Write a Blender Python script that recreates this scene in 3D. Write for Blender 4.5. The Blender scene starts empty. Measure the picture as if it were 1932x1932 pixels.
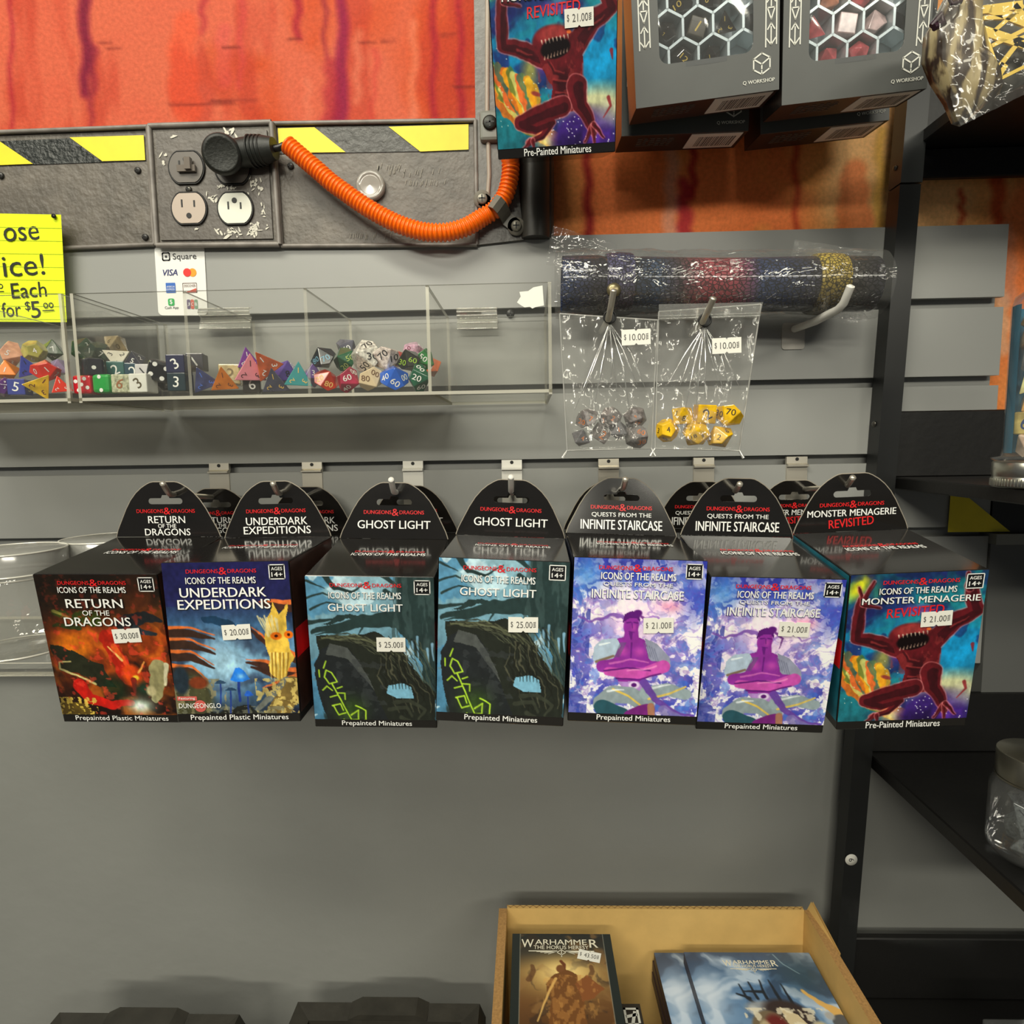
import bpy, bmesh, math, random
import numpy as np
from mathutils import Vector, Matrix, Euler, Quaternion
random.seed(7)
SC = bpy.context.scene
COL = SC.collection

# ---------------------------------------------------------------- camera, world, lights, exposure
FPX, PITCH, YAW, ROLL, DIST = 1180.0, .10674, .02957, -.01631, .64913
def cam_axes():
    cy, sy, cp, sp = math.cos(YAW), math.sin(YAW), math.cos(PITCH), math.sin(PITCH)
    f = Vector((-sy*cp, cy*cp, -sp)); r = Vector((cy, sy, 0)); u = r.cross(f)
    cr, sr = math.cos(ROLL), math.sin(ROLL)
    return cr*r+sr*u, -sr*r+cr*u, f
AX, UP, FW = cam_axes()
CAM = Vector((0, -DIST, 0))
cd = bpy.data.cameras.new('camera'); cam = bpy.data.objects.new('camera', cd); COL.objects.link(cam)
cd.sensor_width = 36; cd.lens = FPX/1932*36; cd.clip_start = .02
cam.matrix_world = Matrix(((AX.x, UP.x, -FW.x, CAM.x), (AX.y, UP.y, -FW.y, CAM.y), (AX.z, UP.z, -FW.z, CAM.z), (0, 0, 0, 1)))
SC.camera = cam
def ray(px, py): return AX*((px-966)/FPX) - UP*((py-966)/FPX) + FW
def at(px, py, Y=0.0):
    d = ray(px, py); t = (Y-CAM.y)/d.y; return CAM + d*t
def atz(px, py, Z):
    d = ray(px, py); t = Z/d.z; return CAM + d*t

w = bpy.data.worlds.new('world'); SC.world = w; w.use_nodes = True
w.node_tree.nodes['Background'].inputs[0].default_value = (.92, .96, 1, 1)
w.node_tree.nodes['Background'].inputs[1].default_value = .09
def lamp(name, loc, target, sx, sy, power, col=(1, .955, .80)):
    l = bpy.data.lights.new(name, 'AREA'); l.shape = 'RECTANGLE'; l.size = sx; l.size_y = sy; l.energy = power; l.color = col
    o = bpy.data.objects.new(name, l); COL.objects.link(o); o.location = loc
    o.rotation_euler = (Vector(target)-Vector(loc)).to_track_quat('-Z', 'Y').to_euler(); return o
lamp('ceiling_lamp_far', (-.75, -4.6, 1.55), (0, 0, 0), 2.2, .22, 78)
lamp('ceiling_lamp_right', (1.3, -2.6, 1.1), (.1, 0, .1), 1.3, .2, 19)
lamp('ceiling_lamp_left', (-1.5, -1.9, 1.5), (0, 0, -.1), 1.3, .18, 14)
lamp('ceiling_lamp_overhead', (-.45, -1.35, 1.6), (0, 0, -.1), 1.6, .3, 36)
SC.view_settings.view_transform = 'Standard'; SC.view_settings.look = 'None'
SC.view_settings.exposure = 0.0; SC.view_settings.gamma = 1.0; SC.view_settings.use_curve_mapping = False

# ---------------------------------------------------------------- materials
def lin(c):
    c = [x/255 for x in c]
    return tuple(x/12.92 if x <= .04045 else ((x+.055)/1.055)**2.4 for x in c)
MATS = {}
def mat(name, rgb, rough=.5, metal=0, coat=0, var=0, vs=30, bump=0, bs=200, spec=.5, alpha=1, trans=0):
    if name in MATS: return MATS[name]
    m = bpy.data.materials.new(name); m.use_nodes = True; nt = m.node_tree; b = nt.nodes['Principled BSDF']
    c = lin(rgb); b.inputs['Base Color'].default_value = (*c, 1); b.inputs['Roughness'].default_value = rough
    b.inputs['Metallic'].default_value = metal; b.inputs['Coat Weight'].default_value = coat; b.inputs['Coat Roughness'].default_value = .08
    b.inputs['Specular IOR Level'].default_value = spec; b.inputs['Alpha'].default_value = alpha
    b.inputs['Transmission Weight'].default_value = trans
    tc = nt.nodes.new('ShaderNodeTexCoord')
    if var:
        n = nt.nodes.new('ShaderNodeTexNoise'); n.inputs['Scale'].default_value = vs; n.inputs['Detail'].default_value = 6
        nt.links.new(tc.outputs['Object'], n.inputs['Vector'])
        r = nt.nodes.new('ShaderNodeValToRGB'); r.color_ramp.elements[0].position = .3; r.color_ramp.elements[1].position = .7
        r.color_ramp.elements[0].color = (*[x*(1-var) for x in c], 1); r.color_ramp.elements[1].color = (*[min(1, x*(1+var)) for x in c], 1)
        nt.links.new(n.outputs['Fac'], r.inputs['Fac']); nt.links.new(r.outputs['Color'], b.inputs['Base Color'])
    if bump:
        n = nt.nodes.new('ShaderNodeTexNoise'); n.inputs['Scale'].default_value = bs; n.inputs['Detail'].default_value = 4
        nt.links.new(tc.outputs['Object'], n.inputs['Vector'])
        bp = nt.nodes.new('ShaderNodeBump'); bp.inputs['Strength'].default_value = bump; bp.inputs['Distance'].default_value = .004
        nt.links.new(n.outputs['Fac'], bp.inputs['Height']); nt.links.new(bp.outputs['Normal'], b.inputs['Normal'])
    MATS[name] = m; return m
def vcmat(name, rough=.4, coat=0, grain=0, gs=300, bump=0, spec=.5):
    if name in MATS: return MATS[name]
    m = bpy.data.materials.new(name); m.use_nodes = True; nt = m.node_tree; b = nt.nodes['Principled BSDF']
    a = nt.nodes.new('ShaderNodeAttribute'); a.attribute_name = 'Col'
    b.inputs['Roughness'].default_value = rough; b.inputs['Coat Weight'].default_value = coat; b.inputs['Coat Roughness'].default_value = .1; b.inputs['Specular IOR Level'].default_value = spec
    src = a.outputs['Color']
    if grain:
        tc = nt.nodes.new('ShaderNodeTexCoord'); n = nt.nodes.new('ShaderNodeTexNoise'); n.inputs['Scale'].default_value = gs; n.inputs['Detail'].default_value = 5
        nt.links.new(tc.outputs['Object'], n.inputs['Vector'])
        mr = nt.nodes.new('ShaderNodeMapRange'); mr.inputs['To Min'].default_value = 1-grain; mr.inputs['To Max'].default_value = 1+grain
        mr.inputs['From Min'].default_value = .25; mr.inputs['From Max'].default_value = .75
        nt.links.new(n.outputs['Fac'], mr.inputs['Value'])
        mx = nt.nodes.new('ShaderNodeVectorMath'); mx.operation = 'SCALE'
        nt.links.new(src, mx.inputs[0]); nt.links.new(mr.outputs['Result'], mx.inputs['Scale']); src = mx.outputs['Vector']
        if bump:
            bp = nt.nodes.new('ShaderNodeBump'); bp.inputs['Strength'].default_value = bump; bp.inputs['Distance'].default_value = .003
            nt.links.new(n.outputs['Fac'], bp.inputs['Height']); nt.links.new(bp.outputs['Normal'], b.inputs['Normal'])
    nt.links.new(src, b.inputs['Base Color']); MATS[name] = m; return m
def film(name, veil=.06, gloss=.10, tint=(1, 1, 1), rough=.05, bump=0, bs=60, fres=1.0, veilcol=(.8, .8, .76), stretch=None):
    """thin clear plastic sheet: see-through, a clear reflection and a faint milky veil"""
    if name in MATS: return MATS[name]
    m = bpy.data.materials.new(name); m.use_nodes = True; nt = m.node_tree; nt.nodes.remove(nt.nodes['Principled BSDF'])
    out = nt.nodes['Material Output']
    tr = nt.nodes.new('ShaderNodeBsdfTransparent'); tr.inputs[0].default_value = (*tint, 1)
    gl = nt.nodes.new('ShaderNodeBsdfGlossy'); gl.inputs['Roughness'].default_value = rough
    df = nt.nodes.new('ShaderNodeBsdfDiffuse'); df.inputs[0].default_value = (*veilcol, 1)
    lw = nt.nodes.new('ShaderNodeLayerWeight'); lw.inputs[0].default_value = .25
    mm = nt.nodes.new('ShaderNodeMath'); mm.operation = 'MULTIPLY_ADD'; mm.inputs[1].default_value = .5*fres; mm.inputs[2].default_value = gloss
    nt.links.new(lw.outputs['Fresnel'], mm.inputs[0])
    m1 = nt.nodes.new('ShaderNodeMixShader'); m1.inputs[0].default_value = veil
    nt.links.new(tr.outputs[0], m1.inputs[1]); nt.links.new(df.outputs[0], m1.inputs[2])
    m2 = nt.nodes.new('ShaderNodeMixShader'); nt.links.new(mm.outputs[0], m2.inputs[0])
    nt.links.new(m1.outputs[0], m2.inputs[1]); nt.links.new(gl.outputs[0], m2.inputs[2]); nt.links.new(m2.outputs[0], out.inputs['Surface'])
    if bump:
        tc = nt.nodes.new('ShaderNodeTexCoord'); n = nt.nodes.new('ShaderNodeTexNoise'); n.inputs['Scale'].default_value = bs; n.inputs['Detail'].default_value = 3; n.inputs['Distortion'].default_value = 1.2
        if stretch:
            mp = nt.nodes.new('ShaderNodeMapping'); mp.inputs['Scale'].default_value = stretch
            nt.links.new(tc.outputs['Object'], mp.inputs['Vector']); nt.links.new(mp.outputs[0], n.inputs['Vector'])
        else: nt.links.new(tc.outputs['Object'], n.inputs['Vector'])
        bp = nt.nodes.new('ShaderNodeBump'); bp.inputs['Strength'].default_value = bump; bp.inputs['Distance'].default_value = .006
        nt.links.new(n.outputs['Fac'], bp.inputs['Height'])
        nt.links.new(bp.outputs['Normal'], gl.inputs['Normal']); nt.links.new(bp.outputs['Normal'], lw.inputs['Normal'])
    MATS[name] = m; return m

# ---------------------------------------------------------------- mesh helper
TXT = {}
def text_data(s, bold=0.0, shear=0.0):
    k = (s, bold, shear)
    if k in TXT: return TXT[k]
    cu = bpy.data.curves.new('t', 'FONT'); cu.body = s; cu.size = 1; cu.offset = bold; cu.shear = shear; cu.resolution_u = 3
    o = bpy.data.objects.new('t', cu); COL.objects.link(o); dg = bpy.context.evaluated_depsgraph_get()
    me = o.evaluated_get(dg).to_mesh()
    v = np.array([tuple(x.co[:2]) for x in me.vertices]) if len(me.vertices) else np.zeros((0, 2)); f = [tuple(p.vertices) for p in me.polygons]
    o.evaluated_get(dg).to_mesh_clear(); bpy.data.objects.remove(o); bpy.data.curves.remove(cu)
    TXT[k] = (v, f); return v, f
def V(*a): return Vector(a)
class MB:
    def __init__(s): s.v = []; s.f = []; s.m = []; s.c = None; s.smooth = []
    def add(s, vs, fs, mi=0, smooth=False):
        n = len(s.v); s.v += [tuple(x) for x in vs]
        for f in fs: s.f.append(tuple(i+n for i in f)); s.m.append(mi); s.smooth.append(smooth)
        return s
    def box(s, a, b, mi=0, M=None):
        x0, y0, z0 = a; x1, y1, z1 = b
        vs = [V(x, y, z) for x in (x0, x1) for y in (y0, y1) for z in (z0, z1)]
        if M is not None: vs = [M @ x for x in vs]
        return s.add(vs, [(0, 1, 3, 2), (4, 6, 7, 5), (0, 4, 5, 1), (2, 3, 7, 6), (0, 2, 6, 4), (1, 5, 7, 3)], mi)
    def rbox(s, a, b, r=.002, seg=2, mi=0, M=None):
        bm = bmesh.new(); bmesh.ops.create_cube(bm, size=1)
        c = [(a[i]+b[i])/2 for i in range(3)]; d = [b[i]-a[i] for i in range(3)]
        for x in bm.verts: x.co = V(*[x.co[i]*d[i]+c[i] for i in range(3)])
        bmesh.ops.bevel(bm, geom=bm.edges[:], offset=r, segments=seg, affect='EDGES', profile=.5)
        vs = [x.co.copy() for x in bm.verts]
        if M is not None: vs = [M @ x for x in vs]
        bm.verts.index_update(); fs = [tuple(x.index for x in f.verts) for f in bm.faces]; bm.free(); return s.add(vs, fs, mi, False)
    def prism(s, pts, o, ex, ey, en, depth, mi=0, smi=None):
        """outline pts (2d) in plane o+ex*x+ey*y, front cap at o, extruded by depth along -en; en is the facing side"""
        n = len(pts); A = [o+ex*p[0]+ey*p[1] for p in pts]; B = [q-en*depth for q in A]
        area = sum(pts[i][0]*pts[(i+1) % n][1]-pts[(i+1) % n][0]*pts[i][1] for i in range(n))
        k = (ex.cross(ey)).dot(en)*area > 0
        f = tuple(range(n)); g = tuple(range(2*n-1, n-1, -1))
        s.add(A+B, [f if k else f[::-1], g if k else g[::-1]], mi)
        s.add(A+B, [((i, n+i, n+(i+1) % n, (i+1) % n) if k else (i, (i+1) % n, n+(i+1) % n, n+i)) for i in range(n)], mi if smi is None else smi)
        return s
    def flat(s, pts, o, ex, ey, mi=0):
        A = [o+ex*p[0]+ey*p[1] for p in pts]; return s.add(A, [tuple(range(len(pts)))], mi)
    def text(s, t, o, ex, ey, w, h, mi=0, bold=.0, shear=0., ang=0.):
        if bold > 0:
            e = bold*.5*(h or .01)
            s.text(t, o-ex*e, ex, ey, w, h, mi, 0, shear, ang); o = o+ex*e+ex.cross(ey)*.00008; bold = 0
        v, f = text_data(t, bold, shear)
        if not len(v): return s
        lo = v.min(0); hi = v.max(0); c = (lo+hi)/2; sz = hi-lo
        if w is None: w = h/sz[1]*sz[0]
        if h is None: h = w/sz[0]*sz[1]
        ca, sa = math.cos(ang), math.sin(ang); out = []
        for p in v:
            x = (p[0]-c[0])/sz[0]*w; y = (p[1]-c[1])/sz[1]*h
            out.append(o+ex*(x*ca-y*sa)+ey*(x*sa+y*ca))
        return s.add(out, f, mi)
    def line(s, pts, wd, o, ex, ey, mi=0, closed=False):
        P = [Vector((p[0], p[1], 0)) for p in pts]; n = len(P)
        for i in range(n if closed else n-1):
            a, b = P[i], P[(i+1) % n]; d = (b-a)
            if d.length < 1e-9: continue
            d.normalize(); t = V(-d.y, d.x, 0)*wd/2; e = d*wd/2
            s.flat([tuple(q[:2]) for q in (a-t-e, b-t+e, b+t+e, a+t-e)], o, ex, ey, mi)
        return s
    def tube(s, path, r, seg=12, mi=0, cap=True, closed=False):
        P = [Vector(p) for p in path]; n = len(P); R = r if hasattr(r, '__len__') else [r]*n
        nrm = None; rings = []
        for i in range(n):
            t = (P[min(i+1, n-1)]-P[max(i-1, 0)]).normalized()
            if nrm is None: nrm = t.orthogonal().normalized()
            nrm = (nrm-t*nrm.dot(t)).normalized(); b = t.cross(nrm)
            rings.append([P[i]+(nrm*math.cos(2*math.pi*k/seg)+b*math.sin(2*math.pi*k/seg))*R[i] for k in range(seg)])
        vs = [q for g in rings for q in g]
        fs = [(i*seg+k, i*seg+(k+1) % seg, (i+1)*seg+(k+1) % seg, (i+1)*seg+k) for i in range(n-1) for k in range(seg)]
        s.add(vs, fs, mi, True)
        if cap: s.add(rings[0]+rings[-1], [tuple(range(seg))[::-1], tuple(range(seg, 2*seg))], mi)
        return s
    def lathe(s, prof, c, seg=40, mi=0, axis=None, smooth=True):
        """profile of (r, h) around axis through c"""
        ax = Vector(axis or (0, 0, 1)).normalized(); u = ax.orthogonal().normalized(); v = ax.cross(u); c = Vector(c)
        vs = [c+ax*h+(u*math.cos(2*math.pi*k/seg)+v*math.sin(2*math.pi*k/seg))*max(r, 1e-5) for r, h in prof for k in range(seg)]
        fs = [(i*seg+k, i*seg+(k+1) % seg, (i+1)*seg+(k+1) % seg, (i+1)*seg+k) for i in range(len(prof)-1) for k in range(seg)]
        return s.add(vs, fs, mi, smooth)
    def disc(s, c, r, ex, ey, mi=0, seg=20, ry=None):
        return s.flat([(r*math.cos(2*math.pi*k/seg), (ry or r)*math.sin(2*math.pi*k/seg)) for k in range(seg)], Vector(c), ex, ey, mi)
    def build(s, name, mats, parent=None, origin=None, cols=None):
        me = bpy.data.meshes.new(name)
        off = Vector(origin) if origin is not None else (Vector(parent['base']) if parent is not None and 'base' in parent else V(0, 0, 0))
        arr = [tuple(Vector(q)-off) for q in s.v] if off.length > 0 else s.v
        me.from_pydata(arr, [], s.f)
        for m in (mats if isinstance(mats, (list, tuple)) else [mats]): me.materials.append(m)
        me.polygons.foreach_set('material_index', s.m); me.polygons.foreach_set('use_smooth', s.smooth)
        if cols is not None:
            a = me.color_attributes.new('Col', 'FLOAT_COLOR', 'POINT'); a.data.foreach_set('color', np.asarray(cols, np.float32).ravel())
        me.update()
        o = bpy.data.objects.new(name, me); COL.objects.link(o)
        if parent is not None: o.parent = parent
        elif origin is not None: o.location = off
        return o
EX, EY, EZ = V(1, 0, 0), V(0, 1, 0), V(0, 0, 1)
def tag(o, label, cat, group=None, kind=None):
    o['label'] = label; o['category'] = cat
    if group: o['group'] = group
    if kind: o['kind'] = kind
    return o
def thing(name, loc, label, cat, group=None, rot=None):
    """Empty at the thing's base. With rot the parts are built in its own frame; without, in world coordinates."""
    o = bpy.data.objects.new(name, None); COL.objects.link(o); o.location = loc; o.empty_display_size = .01
    if rot is not None: o.rotation_euler = rot
    else: o['base'] = tuple(loc)
    return tag(o, label, cat, group)
def struct(o): o['kind'] = 'structure'; return o
def copy_tree(o, parent=None):
    c = o.copy(); COL.objects.link(c)
    if parent: c.parent = parent
    for ch in o.children: copy_tree(ch, c)
    return c

# ---------------------------------------------------------------- printed pictures (drawn on a fine colour grid)
def vnoise(u, v, seed):
    rng = np.random.RandomState(seed); T = rng.rand(64, 64)
    iu = np.floor(u).astype(int); iv = np.floor(v).astype(int); fu = u-iu; fv = v-iv
    fu = fu*fu*(3-2*fu); fv = fv*fv*(3-2*fv); g = lambda a, b: T[a % 64, b % 64]
    return (g(iu, iv)*(1-fu)+g(iu+1, iv)*fu)*(1-fv)+(g(iu, iv+1)*(1-fu)+g(iu+1, iv+1)*fu)*fv
def fbm(u, v, seed, oc=4):
    s = 0; a = .5; t = 0
    for k in range(oc): s = s+a*vnoise(u*2**k, v*2**k, seed+k); t += a; a *= .5
    return s/t
class Art:
    def __init__(s, W, H, nx, base=(0, 0, 0)):
        s.W, s.H = W, H; s.nx = nx; s.ny = int(nx*H/W)
        s.u, s.v = np.meshgrid(np.linspace(0, W, s.nx), np.linspace(0, H, s.ny)); s.px = W/nx
        s.im = np.ones((s.ny, s.nx, 3))*np.array(base)/255.
    def put(s, m, c, a=1):
        m = np.clip(m, 0, 1)[..., None]*a; c = np.asarray(c, float)/255.; s.im = s.im*(1-m)+c*m; return s
    def grad(s, stops):
        t = [q[0] for q in stops]; s.im = np.stack([np.interp(s.v, t, [q[1][k]/255. for q in stops]) for k in range(3)], -1); return s
    def ell(s, cx, cy, rx, ry, c, a=1, soft=.15, ang=0):
        x = s.u-cx; y = s.v-cy; ca, sa = math.cos(ang), math.sin(ang)
        d = np.sqrt(((x*ca+y*sa)/rx)**2+((-x*sa+y*ca)/ry)**2); return s.put((1-d)/max(soft, .02)+.0, c, a)
    def glow(s, cx, cy, rx, ry, c, a=1):
        return s.put(np.exp(-(((s.u-cx)/rx)**2+((s.v-cy)/ry)**2)), c, a)
    def poly(s, P, c, a=1, warp=0, seed=1):
        u, v = s.u, s.v
        if warp: u = u+warp*(fbm(s.u*9, s.v*9, seed)-.5); v = v+warp*(fbm(s.u*9, s.v*9, seed+9)-.5)
        ins = np.zeros(u.shape, bool); n = len(P)
        for i in range(n):
            (x0, y0), (x1, y1) = P[i], P[(i+1) % n]
            if y0 == y1: continue
            ins ^= ((y0 > v) != (y1 > v)) & (u < (x1-x0)*(v-y0)/(y1-y0)+x0)
        return s.put(ins.astype(float), c, a)
    def stroke(s, P, w0, w1, c, a=1, warp=0, seed=1, soft=1.2):
        u, v = s.u, s.v
        if warp: u = u+warp*(fbm(s.u*8, s.v*8, seed)-.5); v = v+warp*(fbm(s.u*8, s.v*8, seed+9)-.5)
        n = len(P)-1; best = np.full(u.shape, -9.)
        for i in range(n):
            (x0, y0), (x1, y1) = P[i], P[i+1]; dx, dy = x1-x0, y1-y0; L = dx*dx+dy*dy+1e-12
            t = np.clip(((u-x0)*dx+(v-y0)*dy)/L, 0, 1); d = np.hypot(u-x0-t*dx, v-y0-t*dy)
            wd = (w0+(w1-w0)*(i+t)/n)/2; best = np.maximum(best, wd-d)
        return s.put(best/(s.px*soft)+.5, c, a)
    def tex(s, c, sc, th, a, seed, w=.12, sx=1, sy=1, warp=0):
        u, v = s.u*sx, s.v*sy
        if warp: q = fbm(s.u*sc*.6, s.v*sc*.6, seed+50); r = fbm(s.u*sc*.6, s.v*sc*.6, seed+70); u = u+warp*(q-.5); v = v+warp*(r-.5)
        return s.put((fbm(u*sc, v*sc, seed)-th)/w, c, a)
    def finish(s, amt=.16, sc=34, seed=3, con=1.12):
        n = fbm(s.u*sc, s.v*sc*.7, seed, 3)-.5; m = fbm(s.u*8, s.v*8, seed+7, 3)-.5
        s.im = np.clip((s.im-.36)*con+.36, 0, 1)*(1+amt*2*n+amt*1.2*m)[..., None]; s.im = np.clip(s.im, 0, 1); return s
    def mesh(s, mb, o, ex, ey, scale=1.0):
        """adds the picture as a grid, top-left at o, ex right, ey up"""
        pts = (np.array(o)[None, None]+s.u[..., None]*scale*np.array(ex)-s.v[..., None]*scale*np.array(ey)).reshape(-1, 3)
        n = len(mb.v); nx, ny = s.nx, s.ny; mb.v += [tuple(p) for p in pts]
        for j in range(ny-1):
            for i in range(nx-1):
                k = n+j*nx+i; mb.f.append((k, k+nx, k+nx+1, k+1))
        q = (nx-1)*(ny-1); mb.m += [0]*q; mb.smooth += [False]*q
        im = s.im.reshape(-1, 3); L = np.where(im <= .04045, im/12.92, ((im+.055)/1.055)**2.4)
        return np.concatenate([L, np.ones((len(L), 1))], 1)

# ================================================================ SETTING
WY = .019                                     # face of the painted wall; the slat boards' face is at y = 0
ma = Art(1.55, .77, 560, (200, 94, 66))
def mu(px, py): p = at(px, py, WY); return (p.x+.75, .65-p.z)
ma.tex((190, 68, 28), 7, .53, .9, 3, .16, warp=.3); ma.tex((200, 90, 64), 9, .56, .7, 11, .15, warp=.3)
ma.tex((170, 46, 30), 14, .57, .5, 15, .1, sx=1.6, sy=.5)
x0 = mu(985, 300)[0]; ma.put(np.clip((ma.v-.30)/.12, 0, 1)*.55, (206, 94, 66), 1); rt = np.clip((ma.u-x0)/.06, 0, 1)
ma.put(rt, (240, 160, 88), 1)
for args in [((228, 122, 52), 6, .53, .85, 23, .2), ((248, 198, 138), 8, .52, .8, 29, .14), ((244, 124, 68), 7, .62, .8, 37, .12), ((236, 180, 80), 9, .66, .7, 41, .1)]:
    c, sc, th, al, sd, wd = args; q = fbm(ma.u*sc*.6, ma.v*sc*.6, sd+50)
    ma.put(rt*np.clip((fbm(ma.u*sc+.3*q, ma.v*sc*.6, sd)-th)/wd, 0, 1), c, al)
def drip(px, y0, y1, w0, w1, c, a=.9, wob=.006, seed=1):
    P = [mu(px+4*math.sin(i*1.7+seed), y0+(y1-y0)*i/8) for i in range(9)]; s = .00040; ma.stroke(P, w0*s, w1*s, c, a, wob, seed, 2.5)
CR, PK, DK = (146, 16, 40), (190, 40, 70), (112, 14, 46)
for d in [(20, -60, 240, 7, 4, CR, .85, .004, 2), (158, -60, 175, 34, 22, DK, .92, .012, 5), (166, 100, 235, 26, 6, DK, .6, .02, 8),
          (383, -40, 60, 18, 8, CR, .6, .004, 3), (455, -30, 160, 14, 10, (196, 60, 70), .5, .006, 4), (562, -60, 72, 18, 12, CR, .9, .004, 6),
          (612, -60, 110, 10, 4, DK, .7, .006, 7), (645, -60, 240, 22, 40, (132, 16, 60), .85, .016, 9), (628, 130, 240, 20, 40, CR, .55, .03, 10),
          (705, 100, 230, 14, 10, (190, 56, 48), .6, .03, 12), (818, -60, 230, 14, 12, CR, .85, .004, 13), (870, -60, 230, 10, 16, CR, .85, .004, 14),
          (676, 60, 190, 22, 18, (222, 140, 108), .4, .01, 15), (782, 40, 250, 20, 22, (222, 136, 108), .45, .01, 16), (582, 150, 240, 18, 12, (216, 124, 96), .4, .01, 18),
          (350, 40, 200, 60, 90, (226, 70, 30), .35, .02, 19), (420, 60, 150, 40, 40, (200, 60, 80), .25, .02, 20), (100, 160, 240, 50, 30, (200, 84, 60), .35, .03, 21),
          (1112, 290, 450, 15, 18, (150, 22, 34), .85, .006, 22), (1308, 270, 370, 10, 16, (158, 24, 30), .9, .006, 23), (1296, 350, 450, 24, 40, (172, 30, 50), .75, .02, 24),
          (1262, 290, 450, 30, 34, (226, 170, 150), .6, .014, 25), (1504, 260, 450, 12, 10, (176, 48, 26), .85, .01, 26), (1655, 250, 440, 22, 26, (196, 150, 40), .5, .01, 27),
          (1600, 330, 440, 60, 90, (226, 92, 44), .5, .02, 28), (1815, 360, 420, 6, 8, (168, 30, 14), .9, .003, 29), (1880, 340, 460, 40, 20, (196, 60, 24), .7, .02, 30),
          (1900, 430, 560, 30, 50, (220, 150, 120), .6, .02, 31), (1856, 575, 605, 20, 18, (176, 24, 30), .85, .01, 32), (1852, 612, 636, 44, 40, (178, 22, 40), .9, .02, 33),
          (1826, 715, 745, 6, 10, (150, 24, 30), .85, .006, 34), (1850, 745, 768, 16, 12, (168, 40, 24), .8, .01, 35), (1835, 690, 720, 40, 20, (206, 90, 80), .6, .02, 36),
          (1850, 650, 700, 50, 60, (222, 184, 120), .7, .02, 37), (1885, 560, 660, 40, 36, (232, 190, 160), .6, .02, 38)]:
    drip(*d)
for px, py, wd in [(200, 81, 12), (216, 91, 12), (435, 88, 14), (555, 72, 12), (695, 79, 14), (735, 76, 12), (848, 66, 14), (380, 196, 60), (440, 190, 40), (890, 163, 30)]:
    ma.stroke([mu(px-wd, py+1), mu(px+wd, py-1)], .002, .001, (96, 26, 20), .7, .004, 3)
mb = MB(); cols = ma.mesh(mb, V(-.75, WY, .65), EX, EZ)
mb.add([(-.75, WY, -.12), (.8, WY, -.12), (.8, WY, -.82), (-.75, WY, -.82), (-2, WY, 1.2), (-.75, WY, 1.2), (-.75, WY, -.82), (-2, WY, -.82), (.8, WY, 1.2), (2, WY, 1.2), (2, WY, -.82), (.8, WY, -.82), (-.75, WY, .65), (.8, WY, .65), (.8, WY, 1.2), (-.75, WY, 1.2)],
       [(0, 3, 2, 1), (4, 7, 6, 5), (8, 11, 10, 9), (12, 13, 14, 15)], 1)
cols = np.concatenate([cols, np.tile([[.2, .2, .2, 1]], (16, 1))])
GREY = mat('grey wall paint', (136, 137, 133), .55, bump=.12, bs=55, var=.035, vs=9)
wall = struct(mb.build('wall_back', [vcmat('mural paint', .6, 0, .15, 260, .2, .12), GREY], None, None, cols))
mb = MB(); mb.add([(-2, -3, -.82), (2, -3, -.82), (2, WY, -.82), (-2, WY, -.82)], [(0, 1, 2, 3)])
struct(mb.build('floor', mat('dark floor', (70, 68, 64), .6, var=.1, vs=12)))

# slatted display board: one profile with T grooves swept along x
Z1, PITCHZ, ZT, ZB = .1376, .0762, .20625, -.2356
prof = [(WY-.001, ZT), (0, ZT)]
for k in range(4):
    zb = Z1-k*PITCHZ
    prof += [(.0, zb), (.006, zb), (.006, zb+.004), (.0125, zb+.004), (.0125, zb-.0135), (.006, zb-.0135), (.006, zb-.0098), (0, zb-.0098)]
prof += [(0, ZB), (WY-.001, ZB)]
mb = MB(); XL, XR = -1.2, .4698
n = len(prof); A = [V(XL, y, z) for y, z in prof]+[V(XR, y, z) for y, z in prof]
mb.add(A, [(i, i+1, n+i+1, n+i) for i in range(n-1)]+[(n-1, 0, n, 2*n-1)])
mb.add([V(XR, y, z) for y, z in prof], [tuple(range(n))]); 
slat = mb.build('slatwall_panel', mat('slat board grey', (150, 151, 148), .38, bump=.03, bs=40, var=.03, vs=7), None, (0, 0, ZB))
tag(slat, 'grey slatted display board with horizontal grooves fixed to the wall', 'slatwall')

# ------------------------------------------------ wall covers with hazard stripes, outlets, conduit
RAW = mat('grimy grey plastic', (98, 92, 84), .42, bump=.25, bs=180, var=.28, vs=38)
RAWD = mat('dark grimy plastic', (62, 60, 58), .42, bump=.3, bs=150, var=.35, vs=30)
YEL = mat('hazard yellow', (240, 218, 28), .45, var=.05, vs=60)
BLKT = mat('black textured paint', (34, 38, 36), .4, bump=.5, bs=240)
SCREW = mat('screw steel', (92, 90, 84), .35, .8)
DARK = mat('near black', (14, 14, 14), .5)
WORN = mat('worn white paint', (214, 210, 196), .55)
CLEARP = film('clear panel plastic', .10, .12, (.95, .95, .93), .08)
def quad(pts, Y): return [at(px, py, Y) for px, py in pts]
def flatpoly(mb, pts, Y, mi=0):
    mb.add(quad(pts, Y), [tuple(range(len(pts)))[::-1]], mi)
def slab(mb, pts, Y, depth, mi=0, smi=None):
    q = quad(pts, Y); mb.prism([(p.x, p.z) for p in q], V(0, Y, 0), EX, EZ, -EY, depth, mi, smi)
def phillips(mb, c, r, mi=0, di=1):
    mb.lathe([(r, .0), (r, .0016), (r*.8, .0024), (0, .0026)], c, 18, mi, (0, -1, 0))
    mb.line([(-r*.5, 0), (r*.5, 0)], r*.22, Vector(c)+V(0, -.0029, 0), EX, EZ, di); mb.line([(0, -r*.5), (0, r*.5)], r*.22, Vector(c)+V(0, -.0029, 0), EX, EZ, di)
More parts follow.
